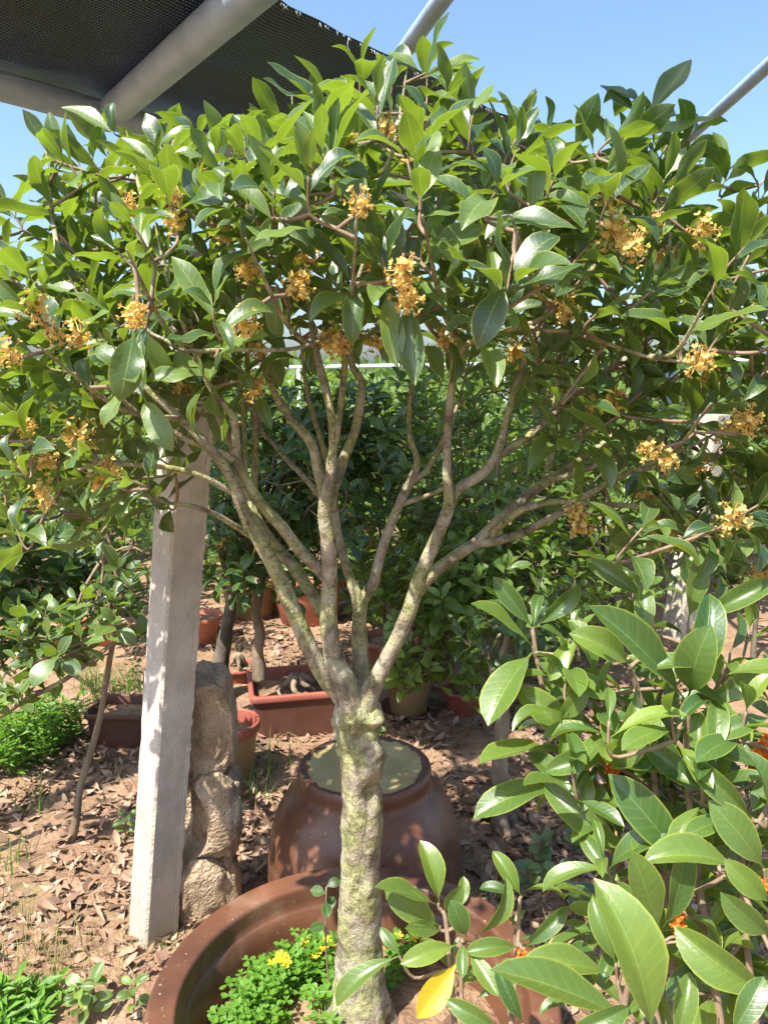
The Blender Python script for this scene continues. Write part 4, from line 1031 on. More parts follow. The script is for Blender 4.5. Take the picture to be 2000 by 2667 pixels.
# ------------------------------------------------------------------ background shrubs
DENS = 1.9
def shrub(label, base, blobs, sp, seed, L=.085, n=30, pairs=3, trunk_r=.014, bark='darkbark', group='background shrubs', obj_max=300, flowers_n=0, trunk=None, far=False, name='shrub'):
    r = random.Random(seed)
    root = thing(name, label, 'shrub', base, group)
    cs = [b_[0] for b_ in blobs]
    top = sum(cs, Vector((0, 0, 0))) / len(cs)
    nd = []
    path = trunk or [base + Vector((0, 0, -.02)), base.lerp(top, .3) + Vector((r.uniform(-.03, .03), r.uniform(-.03, .03), 0)), base.lerp(top, .6)]
    rs = [trunk_r * (1 - .55 * i / (len(path) - 1)) for i in range(len(path))]; rs[0] *= 1.25
    q, rr = catmull(path, rs, 7); mb = MB(); tube(mb, q, rr, 10, .14, 30); mb.build('trunk', M[bark], root)
    nd += q[len(q) // 2:]
    for c_, rad_ in blobs:
        for k in range(3):
            e = c_ + Vector((r.uniform(-.5, .5) * rad_[0], r.uniform(-.5, .5) * rad_[1], r.uniform(-.4, .3) * rad_[2]))
            a = q[-1 - r.randrange(min(6, len(q)))]
            m_ = a.lerp(e, .5) + Vector((r.uniform(-.03, .03), r.uniform(-.03, .03), r.uniform(-.03, .03)))
            qq, r2 = catmull([a, m_, e], [trunk_r * .45, trunk_r * .35, trunk_r * .2], 5)
            mb = MB(); tube(mb, qq, r2, 6, .1, 40); mb.build('branch', M[bark], root); nd += qq[2:]
    t = Twigs(nd); its = []; fl = []
    tot = sum(b_[1][0] * b_[1][1] * b_[1][2] for b_ in blobs)
    for c_, rad_ in blobs:
        k = max(3, int((n if far else n * DENS) * rad_[0] * rad_[1] * rad_[2] / tot))
        for _ in range(k):
            d = Vector((r.gauss(0, 1), r.gauss(0, 1), r.gauss(0, 1))).normalized() * (r.random() ** .45)
            p = c_ + Vector((d.x * rad_[0], d.y * rad_[1], d.z * rad_[2]))
            a = (Vector((d.x * .7, d.y * .7, .75 + .4 * d.z)) + Vector((r.uniform(-.3, .3), r.uniform(-.3, .3), 0))).normalized()
            t.connect(p, a, r0=.003, r1=.0016, sides=4)
            for m, l in rosette(p, a, L * r.uniform(.8, 1.15), r, pairs=pairs, droop=.12, step=.02): its.append((m, r.randrange(len(sp.mesh))))
            if flowers_n and r.random() < flowers_n: fl.append(p - a * .04)
    if far: tag(join_leaves('foliage', sp, its, root), kind='stuff')
    else:
        if len(its) > obj_max:
            od = visible_rank(sp, its)
            tag(join_leaves('foliage', sp, [its[i] for i in od[obj_max:]], root), kind='stuff'); its = [its[i] for i in od[:obj_max]]
        for m, k in its: place_leaf(sp, m, k, root)
    tag(t.mb.build('twigs', M[bark], root), kind='stuff')
    for p in fl: place_flower(FL, p, root, r.uniform(.6, .9))

def gb(px, py):
    g = G(px, py, 0); g.z = gh(g.x, g.y); return g
def gxy(x, y): return Vector((x, y, gh(x, y)))

# left, nearest: dark shrub with a bare pale stem
shrub('dark glossy leaved shrub rising over the orange pot by the weeds', pots['p6'], [(P(60, 1440, 2.6), (.30, .3, .22)), (P(230, 1500, 2.7), (.2, .25, .2)), (P(40, 1640, 2.5), (.22, .22, .14))], SP_DARK, 41, L=.095, n=55, pairs=4, trunk_r=.016)
base = gxy(P(185, 2190, 2.28).x, 2.28)
tr = [base + Vector((0, 0, -.02)), P(200, 2130, 2.27), P(210, 2050, 2.28), P(240, 1950, 2.3), P(265, 1850, 2.3), P(290, 1700, 2.3), P(318, 1590, 2.3), P(300, 1480, 2.3), P(275, 1360, 2.3)]
shrub('thin bare stemmed sapling with rounded leaves on the soil before the post', base, [(P(310, 1400, 2.3), (.14, .14, .16)), (P(250, 1640, 2.25), (.13, .1, .09))], SP_MID, 42, L=.085, n=16, pairs=2, trunk_r=.013, bark='root', trunk=tr)
base = gxy(P(-60, 2050, 2.2).x, 2.2)
tr = [base + Vector((0, 0, -.02)), P(-40, 1930, 2.2), P(40, 1840, 2.2), P(170, 1770, 2.2), P(300, 1670, 2.22), P(350, 1610, 2.22)]
shrub('sprawling shrub with a pale diagonal stem reaching towards the post', base, [(P(300, 1560, 2.22), (.12, .12, .09)), (P(120, 1660, 2.2), (.16, .12, .10)), (P(30, 1780, 2.15), (.10, .1, .10))], SP_MID, 43, L=.085, n=22, pairs=3, trunk_r=.011, bark='root', trunk=tr)
# left middle distance
shrub('bushy light green shrub behind the orange pots at the left', pots['p8'], [(P(120, 1270, 4.6), (.55, .45, .32)), (P(300, 1350, 4.4), (.35, .4, .28))], SP_LIGHT, 44, L=.09, n=75, pairs=3)
shrub('light green shrub in the farthest orange pot at the left', pots['p8b'], [(P(-60, 1290, 4.8), (.5, .45, .4))], SP_LIGHT, 45, L=.09, n=50, pairs=3)
shrub('leafy shrub in the orange pot between weeds and leaning post', pots['p7'], [(P(330, 1270, 3.9), (.33, .35, .28)), (P(200, 1400, 3.9), (.25, .3, .2))], SP_MID, 46, L=.085, n=50, pairs=3)
# dark twin trees behind the trough
base = gxy(P(575, 1775, 3.4).x, 3.4)
tr = [base + Vector((0, 0, -.02)), P(575, 1740, 3.4), P(585, 1670, 3.4), P(600, 1590, 3.4), P(615, 1520, 3.4)]
shrub('dark leaved tree with a thick grey trunk behind the stacked stones', base, [(P(600, 1350, 3.2), (.33, .35, .30)), (P(740, 1180, 3.3), (.36, .4, .34)), (P(560, 1080, 3.5), (.3, .35, .3))], SP_DARK, 47, L=.09, n=90, pairs=4, trunk_r=.045, trunk=tr, flowers_n=.12)
base = pots['p2'].copy()
tr = [P(678, 1770, 3.05), P(672, 1700, 3.05), P(678, 1650, 3.05), P(668, 1590, 3.05), P(690, 1510, 3.1), P(740, 1430, 3.15)]
shrub('dark leaved shrub with knotted trunk growing in the rectangular trough', base, [(P(800, 1330, 3.1), (.3, .3, .28)), (P(680, 1490, 3.0), (.22, .22, .12)), (P(900, 1180, 3.3), (.3, .3, .3))], SP_DARK, 48, L=.09, n=70, pairs=4, trunk_r=.026, bark='root', trunk=tr, flowers_n=.12)
# centre and right; lighter leaf colour on some stands in for sun the net blocks
shrub('flowering shrub in the bright orange pot behind the tree fork', pots['p9'], [(P(1010, 1180, 3.5), (.35, .4, .45)), (P(1010, 1480, 3.5), (.3, .3, .2))], SP_MID, 49, L=.085, n=75, pairs=4, flowers_n=.15)
shrub('glossy leaved shrub in the brown saucer pot', pots['p10'], [(P(1120, 1560, 3.0), (.28, .28, .22)), (P(1090, 1720, 2.9), (.2, .2, .12))], SP_LIGHT, 50, L=.08, n=60, pairs=3)
shrub('shrub spreading from the low dark red bowl pot', pots['p11'], [(P(1260, 1530, 3.1), (.33, .3, .3)), (P(1180, 1760, 3.0), (.2, .2, .1))], SP_LIGHT, 51, L=.085, n=65, pairs=3)
base = gb(1390, 1760)
shrub('sunlit light green shrub with slim upright shoots behind the right limb', base, [(P(1290, 1330, 3.4), (.4, .4, .35)), (P(1420, 1450, 3.3), (.35, .35, .35))], SP_LIGHT, 52, L=.08, n=85, pairs=3)
base = gb(1250, 1690)
shrub('tall flowering shrub behind the sunlit light green one', base, [(P(1280, 1020, 4.2), (.5, .45, .42)), (P(1130, 1200, 4.1), (.35, .4, .4))], SP_LIGHT, 53, L=.09, n=85, pairs=3, flowers_n=.25)
base = gb(1560, 1690)
shrub('leafy shrub between the right limb and the far concrete post', base, [(P(1560, 1260, 3.8), (.36, .45, .4)), (P(1600, 1490, 3.6), (.26, .35, .3))], SP_LIGHT, 54, L=.09, n=80, pairs=3, flowers_n=.1)
base = gb(1960, 1720)
shrub('dark shrub behind the far concrete post', base, [(P(2090, 1330, 3.9), (.42, .5, .45)), (P(2060, 1060, 4.3), (.45, .5, .35))], SP_DARK, 55, L=.09, n=75, pairs=3)
base = gb(1600, 1600)
shrub('light green flowering shrub farther back on the right', base, [(P(1560, 1010, 5.2), (.65, .5, .42)), (P(1420, 1200, 5.2), (.4, .4, .4))], SP_LIGHT, 56, L=.10, n=80, pairs=3, flowers_n=.2)
# gnarled stump shrub right of the jar
base = gxy(G(1305, 2150).x, G(1305, 2150).y)
tr = [base + Vector((0, 0, -.01)), P(1305, 2080, base.y), P(1300, 1960, base.y), P(1310, 1870, base.y), P(1300, 1790, base.y + .03), P(1280, 1720, base.y + .05)]
shrub('shrub with a gnarled root base on the litter right of the jar', base, [(P(1330, 1640, base.y + .1), (.2, .18, .12)), (P(1430, 1760, base.y + .15), (.12, .12, .1))], SP_DARK, 57, L=.08, n=22, pairs=3, trunk_r=.034, bark='root', trunk=tr)
def roots(name, label, c, n, L, r0, seed, m='root', h=.03):
    r = random.Random(seed); root = thing(name, label, 'roots', c)
    for i in range(n):
        a = i / n * 6.28 + r.uniform(-.3, .3); l = L * r.uniform(.7, 1.25); pts = []
        for k in range(6):
            t = k / 5; b_ = a + .7 * math.sin(t * 3 + i) * t
            p = c + Vector((math.cos(b_), math.sin(b_), 0)) * l * (.15 + t * .85); p.z = c.z + h * (1 - t) ** 1.3 + r.uniform(-.004, .006)
            pts.append(p)
        q, rr = catmull(pts, [r0, r0 * .95, r0 * .8, r0 * .6, r0 * .45, r0 * .25], 5)
        mb = MB(); tube(mb, q, rr, 9, .2, 45, seed=i); mb.build('root', M[m], root)
roots('gnarled_roots', 'gnarled swollen roots at the foot of the shrub right of the jar', base + Vector((0, 0, .0)), 8, .085, .024, 5, h=.075)
roots('gnarled_roots', 'pale twisted roots lying in the rectangular trough', pots['p2'] + Vector((.0, -.02, .01)), 7, .12, .014, 6, h=.05)
roots('cut_stump', 'cut grey stump with roots in the small shallow red pot', pots['p4'] + Vector((0, 0, .0)), 5, .05, .014, 8, h=.07)

for i, (x, y, Y, rr_, sp_, lb) in enumerate([(-20, 1150, 5.4, .62, SP_MID, 'dense shrub behind the farthest orange pot at the left'), (420, 1180, 5.3, .6, SP_LIGHT, 'dense light shrub behind the leaning post'), (760, 1250, 5.0, .6, SP_MID, 'dense shrub behind the large terracotta tub'), (960, 1250, 4.6, .5, SP_LIGHT, 'light dense shrub behind the bright orange pot'), (1400, 1330, 4.5, .5, SP_LIGHT, 'dense light shrub behind the slim upright shoots'), (1800, 1250, 5.0, .6, SP_LIGHT, 'dense light shrub behind the far concrete post'), (1150, 1420, 4.3, .4, SP_MID, 'dense shrub behind the saucer pot')]):
    c_ = P(x, y, Y); b_ = gxy(c_.x, Y)
    shrub(lb, b_, [(c_, (rr_, rr_ * .8, .45)), (Vector((c_.x + .1, Y - .1, .38)), (rr_ * .85, rr_ * .7, .3))], sp_, 400 + i, L=.1, n=70, pairs=4, flowers_n=.06)
# farther rows of nursery plants
r = random.Random(77); far_l = ['pale', 'dense', 'broad', 'narrow', 'ragged', 'rounded']
k = 0
for row, (Y, zt) in enumerate(((6.2, .95), (7.6, 1.05), (9.2, 1.15))):
    nx = 6 + row
    for i in range(nx):
        x = (i - (nx - 1) / 2) * (Y * .98 / nx * 1.05) + r.uniform(-.2, .2)
        b_ = gxy(x, Y + r.uniform(-.4, .4)); h_ = zt * r.uniform(.85, 1.15)
        shrub('leafy green shrub in the %s of the far nursery rows' % ('nearest', 'middle', 'farthest')[row], b_, [(b_ + Vector((0, 0, h_)), (.62, .5, .42)), (b_ + Vector((r.uniform(-.3, .3), 0, h_ * .55)), (.5, .45, .35))], SP_LIGHT if r.random() < .65 else SP_MID, 300 + k, L=.12, n=110, pairs=4, far=True, group='shrubs in the %s far row' % ('nearest', 'middle', 'farthest')[row], trunk_r=.02)
        k += 1
# tall slender tree standing beyond the rows, seen through the crown gap
def far_tree(label, base, h, rx, seed, n=420):
    r = random.Random(seed); root = thing('far_tree', label, 'tree', base, 'trees beyond the nursery rows')
    mb = MB(); pts = [base + Vector((0, 0, -.05)), base + Vector((.05, 0, h * .4)), base + Vector((-.05, .02, h * .75)), base + Vector((0, 0, h * .95))]
    q, rr = catmull(pts, [.06, .05, .03, .012], 6); tube(mb, q, rr, 8, .1, 10)
    mb.build('trunk', M['darkbark'], root)
    mb = MB(); cl = []
    for i in range(26):
        t = .35 + .65 * r.random(); a = r.uniform(0, 6.28); rr_ = rx * (1.1 - t * .75) * r.uniform(.4, 1)
        c_ = base + Vector((math.cos(a) * rr_, math.sin(a) * rr_, h * t)); cl.append(c_)
        tube(mb, [base + Vector((0, 0, h * (t - .12))), c_], [.016, .006], 5)
    mb.build('branches', M['darkbark'], root)
    mb = MB()
    for i in range(n * 4):
        c_ = r.choice(cl); p = c_ + Vector((r.gauss(0, .16), r.gauss(0, .16), r.gauss(0, .13)))
        d = Vector((r.gauss(0, 1), r.gauss(0, 1), r.gauss(0, .6))).normalized(); s_ = d.orthogonal().normalized(); l = r.uniform(.07, .12)
        mb.add([p, p + d * l * .5 + s_ * l * .22, p + d * l, p + d * l * .5 - s_ * l * .22], [(0, 1, 2, 3)])
    tag(mb.build('crown', M['farleaf'], root, smooth=False), kind='stuff')
far_tree('slender reddish green tree beyond the rows right of centre', gxy(P(1270, 950, 11).x, 11), 2.6, .7, 61)
far_tree('low spreading tree beyond the rows behind the leaning post', gxy(P(420, 950, 13).x, 13), 2.1, 1.2, 62)
far_tree('bushy tree beyond the rows behind the far concrete post', gxy(P(1850, 950, 13).x, 13), 2.3, 1.3, 63)

# far scrub belt: one mass
def scrub():
    r = random.Random(5); mb = MB()
    for i in range(16000):
        Y = r.uniform(14, 26); x = r.uniform(-16, 16) * Y / 18
        hmax = 1.35 + .35 * noise.noise(Vector((x * .5, Y * .5, 3))) + .02 * Y
        z = hmax * r.random() ** .6; p = Vector((x, Y, z))
        d = Vector((r.gauss(0, .8), r.gauss(0, .8), r.uniform(-.2, 1.4))).normalized(); s_ = d.orthogonal().normalized(); s_.rotate(Matrix.Rotation(r.uniform(0, 6.28), 3, d)); l = r.uniform(.16, .38)
        mb.add([p, p + d * l * .5 + s_ * l * .2, p + d * l, p + d * l * .5 - s_ * l * .2], [(0, 1, 2, 3)])
    tag(mb.build('far_scrub', M['farleaf'], None, smooth=False), 'belt of tall yellow green scrub beyond the nursery rows', 'scrub', kind='stuff')
scrub()
# low white pipe rail across the far rows
mb = MB(); a = P(-300, 975, 10.5); b_ = P(2400, 930, 10.5)
rl = thing('pipe_rail', 'thin white pipe rail running across the far rows', 'rail', (a.x, a.y, 0))
tube(mb, [a.lerp(b_, i / 20) for i in range(21)], [.028] * 21, 10); mb.build('rail', M['whitepipe'], rl)
for i in range(6):
    q = a.lerp(b_, i / 5); mb = MB(); tube(mb, [Vector((q.x, q.y, -.05)), q], [.025, .025], 8); mb.build('upright', M['whitepipe'], rl)

# ------------------------------------------------------------------ leaf litter
def dry_leaf_geo(seed):
    r = random.Random(seed); return leaf_geo(r.uniform(.34, .52), r.uniform(-.2, .8), r.uniform(-1.6, 1.6), r.uniform(.05, .22), r.uniform(0, 6), 5, 2, r.uniform(-.3, .3))
class Dry: pass
SPL = Dry(); SPL.var = []; SPL.mesh = []; SPL.mat = M['litter']
for i in range(14):
    g = dry_leaf_geo(900 + i); tn = i / 13
    me = bpy.data.meshes.new('dry_leaf'); me.from_pydata(g[0], [], g[1]); me.update(); me.polygons.foreach_set('use_smooth', [True] * len(me.polygons))
    a = me.attributes.new('tone', 'FLOAT', 'POINT'); a.data.foreach_set('value', [tn] * len(g[0])); me.materials.append(M['litter'])
    SPL.var.append((np.array(g[0]), g[1], np.array(g[2]), tn)); SPL.mesh.append(me)
def litter():
    r = random.Random(15); its = []
    jc = G(950, 1995, .4)
    while len(its) < 12500:
        x, y = r.uniform(-1.35, 1.5), 1.05 + 3.6 * r.random() ** 1.35
        if (x - POT.x) ** 2 + (y - POT.y) ** 2 < .37 ** 2 or (x - jc.x) ** 2 + (y - jc.y) ** 2 < .262 ** 2: continue
        den = .58 + 1.5 * noise.noise(Vector((x * 2.2, y * 2.2, 7))) + (.35 if y < 2.6 else -.15)
        if r.random() > den: continue
        a = r.uniform(0, 6.28); tl = .35
        d = Vector((math.cos(a), math.sin(a), r.uniform(-tl, tl))); n = Vector((r.uniform(-.5, .5), r.uniform(-.5, .5), 1 if r.random() < .6 else -1))
        L = r.uniform(.014, .04) if r.random() < .4 else r.uniform(.035, .072); z = gh(x, y) + .001 + r.random() * .016
        its.append((leaf_matrix(Vector((x, y, z)), d, n, L, 1.0), r.randrange(14)))
    def key(it):
        p = it[0].translation; q = proj(p)
        if q is None or not (0 < q[0] < 2000 and 0 < q[1] < 2667): return 0
        if 430 < q[0] < 1350 and q[1] > 2240: return 0
        if q[0] > 1400: return 0
        return it[0].col[1].to_3d().length / q[2]
    its.sort(key=key, reverse=True)
    for m, k in its[:290]:
        o = link('dry_leaf', SPL.mesh[k]); o.matrix_basis = m
        tag(o, 'curled brown dry leaf lying on the bare soil', 'dry leaf', 'dry leaves on the soil')
    o = join_leaves('leaf_litter', SPL, its[290:], None)
    tag(o, 'scattered brown leaf litter covering the soil between the pots', 'leaf litter', kind='stuff')
    # litter on the potting soil
    its = []
    for i in range(46):
        a = r.uniform(0, 6.28); q = .3 * math.sqrt(r.random()); x, y = POT.x + q * math.cos(a), POT.y + q * math.sin(a)
        d = Vector((r.gauss(0, 1), r.gauss(0, 1), r.uniform(-.2, .2)))
        its.append((leaf_matrix(Vector((x, y, SOILZ + .004)), d, Vector((r.uniform(-.3, .3), r.uniform(-.3, .3), 1)), r.uniform(.02, .045)), r.randrange(14)))
    tag(join_leaves('pot_litter', SPL, its, None), 'brown dry leaves on the soil inside the glazed pot', 'leaf litter', kind='stuff')
    # straws and fine twigs
    mb = MB()
    for i in range(1500):
        x, y = r.uniform(-1.5, 1.5), 1.1 + 2.6 * r.random() ** 1.4
        if (x - POT.x) ** 2 + (y - POT.y) ** 2 < .4 ** 2 or (x - jc.x) ** 2 + (y - jc.y) ** 2 < .27 ** 2: continue
        a = r.uniform(0, 6.28); l = r.uniform(.04, .2); p = Vector((x, y, gh(x, y) + .012))
        e = Vector((x + l * math.cos(a), y + l * math.sin(a), 0)); e.z = gh(e.x, e.y) + r.uniform(.005, .03)
        mm = p.lerp(e, .5) + Vector((r.uniform(-.01, .01), r.uniform(-.01, .01), .006))
        tube(mb, [p, mm, e], [.0011, .0011, .0007], 3)
    tag(mb.build('straw', M['straw'], None), 'thin dry straws and twigs strewn over the litter', 'straw', kind='stuff')
litter()

# ------------------------------------------------------------------ clover in the pot
def clover():
    r = random.Random(8)
    # one trifoliate leaf (three heart-shaped leaflets)
    def trif(seed):
        q = random.Random(seed); mb = MB()
        for k in range(3):
            a = k * 2.094 + q.uniform(-.15, .15); e = Vector((math.cos(a), math.sin(a), q.uniform(-.25, .2))); s_ = Vector((-math.sin(a), math.cos(a), 0)); up = Vector((0, 0, .12))
            pts = [Vector((0, 0, 0)), e * .55 + s_ * .42 + up, e * .92 + s_ * .40 + up * 1.2, e * 1.0 + s_ * .2 + up * .6, e * .86, e * 1.0 - s_ * .2 + up * .6, e * .92 - s_ * .40 + up * 1.2, e * .55 - s_ * .42 + up]
            mb.add(pts, [(0, 1, 2, 3, 4), (0, 4, 5, 6, 7)])
        me = bpy.data.meshes.new('leaf'); me.from_pydata(mb.v, [], mb.f); me.update(); me.materials.append(M['clover']); return me
    def flo(seed):
        q = random.Random(seed); mb = MB()
        for k in range(5):
            a = k * 1.2566; e = Vector((math.cos(a), math.sin(a), .45)); s_ = Vector((-math.sin(a), math.cos(a), 0))
            mb.add([Vector((0, 0, 0)), e * .6 + s_ * .3, e + s_ * .25, e - s_ * .25, e * .6 - s_ * .3], [(0, 1, 2, 3, 4)])
        me = bpy.data.meshes.new('flower'); me.from_pydata(mb.v, [], mb.f); me.update(); me.materials.append(M['yellowflower']); return me
    T = [trif(i) for i in range(6)]; Fm = [flo(i) for i in range(2)]
    spots = [(590, 2440, .06, 1), (660, 2420, .06, 1), (560, 2500, .06, 0), (640, 2490, .06, 1), (720, 2500, .05, 0), (540, 2560, .05, 0), (610, 2570, .05, 0), (690, 2570, .05, 0), (740, 2440, .05, 1), (740, 2560, .04, 1), (560, 2630, .05, 0), (640, 2640, .05, 0), (800, 2440, .055, 1), (840, 2500, .05, 1), (830, 2450, .05, 0), (710, 2640, .04, 0), (1050, 2480, .04, 1), (1010, 2540, .04, 0), (770, 2510, .04, 0), (1100, 2420, .05, 0)]
    spots += [(r.uniform(520, 860), r.uniform(2430, 2700), r.uniform(.05, .075), 0) for _ in range(22)]
    for i, (x, y, h, f) in enumerate(spots):
        g = G(x, y, SOILZ + h * .6); c_ = Vector((g.x, g.y, SOILZ - .01))
        e_ = Vector((g.x - POT.x, g.y - POT.y, 0))
        if e_.length > .245: c_ = Vector((POT.x, POT.y, SOILZ - .01)) + e_.normalized() * r.uniform(.2, .245)
        root = thing('clover_plant', 'yellow flowered clover clump on the soil in the glazed pot' if f else 'leafy green clover clump on the soil in the glazed pot', 'clover', c_, 'flowering clover clumps in the pot' if f else 'leafy clover clumps in the pot')
        mb = MB()
        for k in range(15):
            a = r.uniform(0, 6.28); q = .045 * math.sqrt(r.random()); p = c_ + Vector((q * math.cos(a), q * math.sin(a), h * r.uniform(.3, 1.25)))
            if (p.x - POT.x) ** 2 + (p.y - POT.y) ** 2 > .29 ** 2: continue
            tube(mb, [c_ + Vector((q * .3 * math.cos(a), q * .3 * math.sin(a), 0)), p], [.0009, .0008], 3)
            o = link('leaf', r.choice(T), root); s_ = r.uniform(.012, .019)
            o.matrix_basis = Matrix.Translation(p - c_) @ Matrix.Rotation(r.uniform(0, 6.28), 4, 'Z') @ Matrix.Rotation(r.uniform(-.1, .65), 4, 'X') @ Matrix.Scale(s_, 4)
        for k in range(2 if f else 0):
            p = c_ + Vector((r.uniform(-.03, .03), r.uniform(-.03, .03), h * 1.45))
            tube(mb, [c_, p], [.0009, .0008], 3)
            o = link('flower', Fm[k], root); o.matrix_basis = Matrix.Translation(p - c_) @ Matrix.Rotation(r.uniform(-.3, .8), 4, 'X') @ Matrix.Scale(.0105, 4)
        tag(mb.build('stems', M['grass'], root), kind='stuff')
clover()

# seedling with round leaves standing in the pot, small sprouts
def seedling(label, base, tip, leaves, L, sp, seed, r0=.0022, group='small seedlings'):
    r = random.Random(seed); root = thing('seedling', label, 'seedling', base, group)
    m_ = base.lerp(tip, .5) + Vector((r.uniform(-.008, .008), 0, 0))
    q, rr = catmull([base + Vector((0, 0, -.01)), m_, tip], [r0, r0 * .85, r0 * .6], 6); mb = MB(); tube(mb, q, rr, 6); mb.build('stem', M['twig'], root)
    for k in range(leaves):
        a = r.uniform(0, .6) + k * 2.4; b_ = q[-1 - min(len(q) - 2, k)]
        d = Vector((math.cos(a), math.sin(a) * .7 - .2, r.uniform(.0, .6)))
        place_leaf(sp, leaf_matrix(b_, d, Vector((0, -.6, .8)), L * r.uniform(.8, 1.1), 1.5), r.randrange(len(sp.mesh)), root)
seedling('slim seedling with rounded dark leaves beside the tree trunk in the pot', Vector((P(862, 2540, 1.42).x, 1.42, SOILZ)), P(850, 2310, 1.42), 5, .036, SP_DARK, 1)
seedling('pale yellow green seedling on the leaf litter before the pot', gxy(G(232, 2660).x, G(232, 2660).y), G(225, 2560, .07), 9, .062, SP_FG, 2)
for i, (x, y, lb) in enumerate([(1395, 2260, 'small leafy weed on the lit soil right of the jar'), (1440, 2330, 'leafy weed on the soil beside the young shrub'), (1360, 2330, 'low weed on the soil behind the low young shrub'), (1480, 2240, 'tiny weed near the gnarled roots'), (1500, 2390, 'leafy weed under the young shrub'), (975, 1925, 'pale leafed sprout behind the upturned jar'), (200, 2660, 'sprout beside the pale seedling before the pot'), (345, 2650, 'rounded leaf sprout beside the glazed pot rim'), (330, 2180, 'sprig leaning on the foot of the leaning post')]):
    b_ = gxy(G(x, y).x, G(x, y).y); seedling(lb, b_, b_ + Vector((.01, 0, .09)), 9, .042, SP_MID if i < 5 else SP_FG, 20 + i)

# ------------------------------------------------------------------ grass tufts
def tuft(label, c_, n, h, spread, m, seed, wd=.003, lean=.6, name='grass_tuft', group='grass tufts', cat='grass'):
    r = random.Random(seed); mb = MB()
    for i in range(n):
        a = r.uniform(0, 6.28); q = spread * math.sqrt(r.random()); b_ = Vector((q * math.cos(a), q * math.sin(a), 0)); b_.z = gh(c_.x + b_.x, c_.y + b_.y) - c_.z - .004
        l = h * r.uniform(.5, 1.2); d = r.uniform(0, 6.28); e = Vector((math.cos(d), math.sin(d), 0)); s_ = Vector((-e.y, e.x, 0)) * wd * r.uniform(.6, 1.2); le = lean * r.uniform(.3, 1.2)
        vs, fs = [], []
        for k in range(5):
            t = k / 4; p = b_ + Vector((0, 0, 1)) * l * (t - .45 * le * t * t) + e * l * le * t * t; w_ = 1 - t * .93
            vs += [p + s_ * w_, p - s_ * w_]
        for k in range(4): fs.append((2 * k, 2 * k + 1, 2 * k + 3, 2 * k + 2))
        mb.add(vs, fs)
    me = bpy.data.meshes.new(name); me.from_pydata(mb.v, [], mb.f); me.update(); me.materials.append(M[m])
    o = link(name, me); o.location = c_; tag(o, label, cat, group)
def weed(label, c_, n, h, spread, seed):
    """bushy bright weed: upright stems with narrow leaves"""
    r = random.Random(seed); root = thing('leafy_weed', label, 'weed', c_, 'bright leafy weeds'); mb = MB(); lv = MB()
    for i in range(n):
        a = r.uniform(0, 6.28); q = spread * math.sqrt(r.random()); b_ = c_ + Vector((q * math.cos(a), q * math.sin(a), -.005)); tp = b_ + Vector((r.uniform(-.25, .25), r.uniform(-.25, .25), 1)) * h * r.uniform(.6, 1.15)
        tube(mb, [b_, tp], [.0018, .001], 4)
        for k in range(14):
            t = .25 + .75 * k / 13; p = b_.lerp(tp, t); d = Vector((math.cos(k * 2.4 + i), math.sin(k * 2.4 + i), r.uniform(.1, .9))).normalized(); l = .062 * r.uniform(.5, 1.15); s_ = d.cross(Vector((0, 0, 1))).normalized() * l * .13
            lv.add([p, p + d * l * .5 + s_ + Vector((0, 0, .002)), p + d * l - Vector((0, 0, l * .15)), p + d * l * .5 - s_ + Vector((0, 0, .002))], [(0, 1, 2, 3)])
    tag(mb.build('stems', M['grass'], root), kind='stuff'); tag(lv.build('leaves', M['clover'], root, smooth=False), kind='stuff')
for i, (x, y, n, h, s_, lb) in enumerate([(70, 1980, 42, .22, .13, 'bright green bushy weed left of the maroon trough'), (-10, 2020, 30, .2, .12, 'bright green weed beside the sprawling shrub stem'), (150, 1940, 30, .16, .1, 'bright green low weed near the maroon trough'), (10, 2660, 12, .07, .08, 'low green weed among the dry grass before the pot'), (100, 2650, 9, .05, .08, 'low green weed beside the pale seedling')]):
    weed(lb, gxy(G(x, y).x, G(x, y).y), n, h, s_, 500 + i)
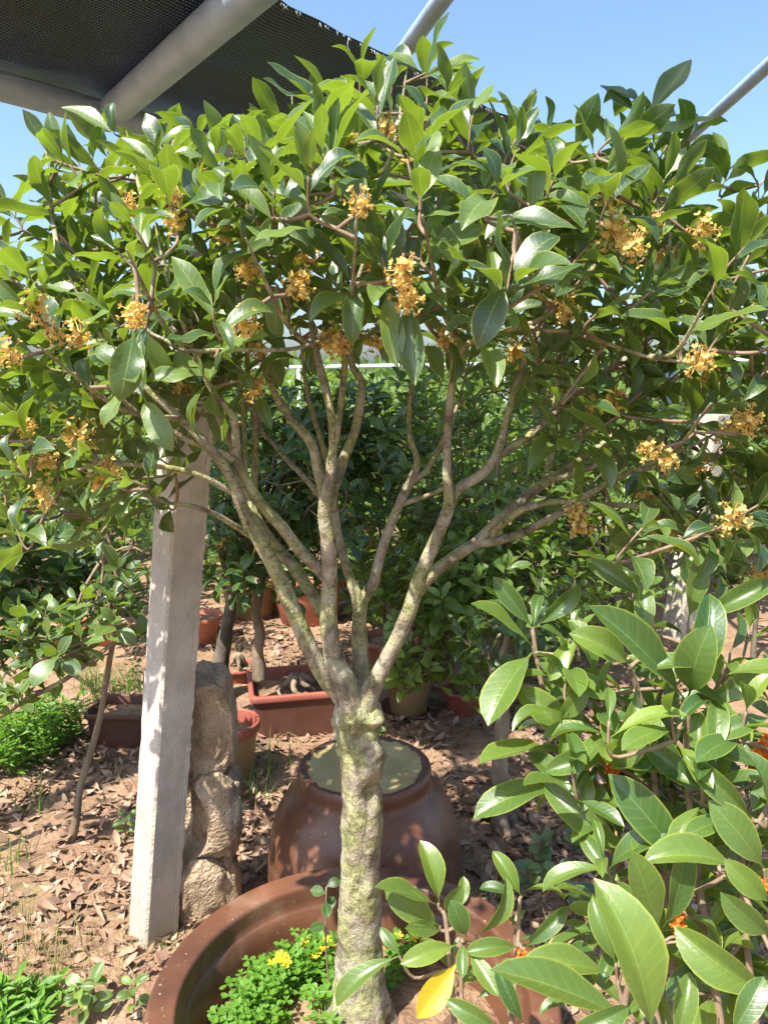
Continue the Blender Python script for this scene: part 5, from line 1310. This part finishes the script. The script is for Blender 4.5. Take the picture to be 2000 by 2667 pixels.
GT = [(300, 1850, 60, .2, .09, 'grass', 'green grass tuft growing in the maroon trough'), (250, 1790, 50, .2, .1, 'grass', 'long green grass tuft behind the maroon trough'), (340, 1800, 50, .22, .08, 'grass', 'green grass tuft behind the leaning post'), (480, 1760, 60, .2, .1, 'grass', 'green grass tuft behind the top stacked stone'), (545, 1800, 40, .16, .08, 'grass', 'thin grass tuft left of the grey trunk'), (700, 1760, 36, .14, .1, 'grass', 'thin grass tuft behind the rectangular trough'), (620, 1690, 40, .14, .12, 'drygrass', 'dry grass tuft behind the small red pot'), (420, 1640, 50, .2, .15, 'grass', 'far grass tuft between orange pots'),
      (60, 2560, 70, .12, .14, 'drygrass', 'dry straw coloured grass tuft on the litter before the leaning post'), (150, 2500, 50, .13, .10, 'drygrass', 'dry grass tuft near the leaning post foot'), (300, 2520, 22, .12, .08, 'drygrass', 'sparse dry grass tuft between post and glazed pot'), (30, 2430, 26, .16, .08, 'drygrass', 'dry grass tuft at the shade edge on the litter'), (20, 2250, 30, .14, .08, 'grass', 'green grass tuft below the bright weeds'), (420, 2445, 40, .035, .05, 'grass', 'short moss green tuft at the leaning post foot'), (470, 2400, 40, .05, .04, 'grass', 'short green tuft between post and bottom stone'), (100, 2100, 26, .12, .08, 'grass', 'thin green tuft beside the bare stem'), (640, 2090, 40, .12, .1, 'grass', 'dark green tuft between stones and upturned jar'), (680, 1990, 40, .12, .12, 'grass', 'dark green tuft behind the upturned jar'), (1480, 2200, 30, .06, .05, 'grass', 'short green tuft right of the gnarled roots'), (1250, 2400, 30, .08, .1, 'grass', 'green tuft right of the glazed pot')]
for i, (x, y, n, h, s_, m_, lb) in enumerate(GT):
    g = gxy(G(x, y).x, G(x, y).y); tuft(lb, g, n, h, s_, m_, 600 + i, wd=.0028 if m_ == 'grass' else .0017)
c_ = pots['p3']
def pot_grass():
    r = random.Random(4)
    tuft('dark green grass growing in the ochre pot', Vector((c_.x, c_.y, c_.z - .01)), 50, .14, .07, 'grass', 700, lean=.9)
pot_grass()
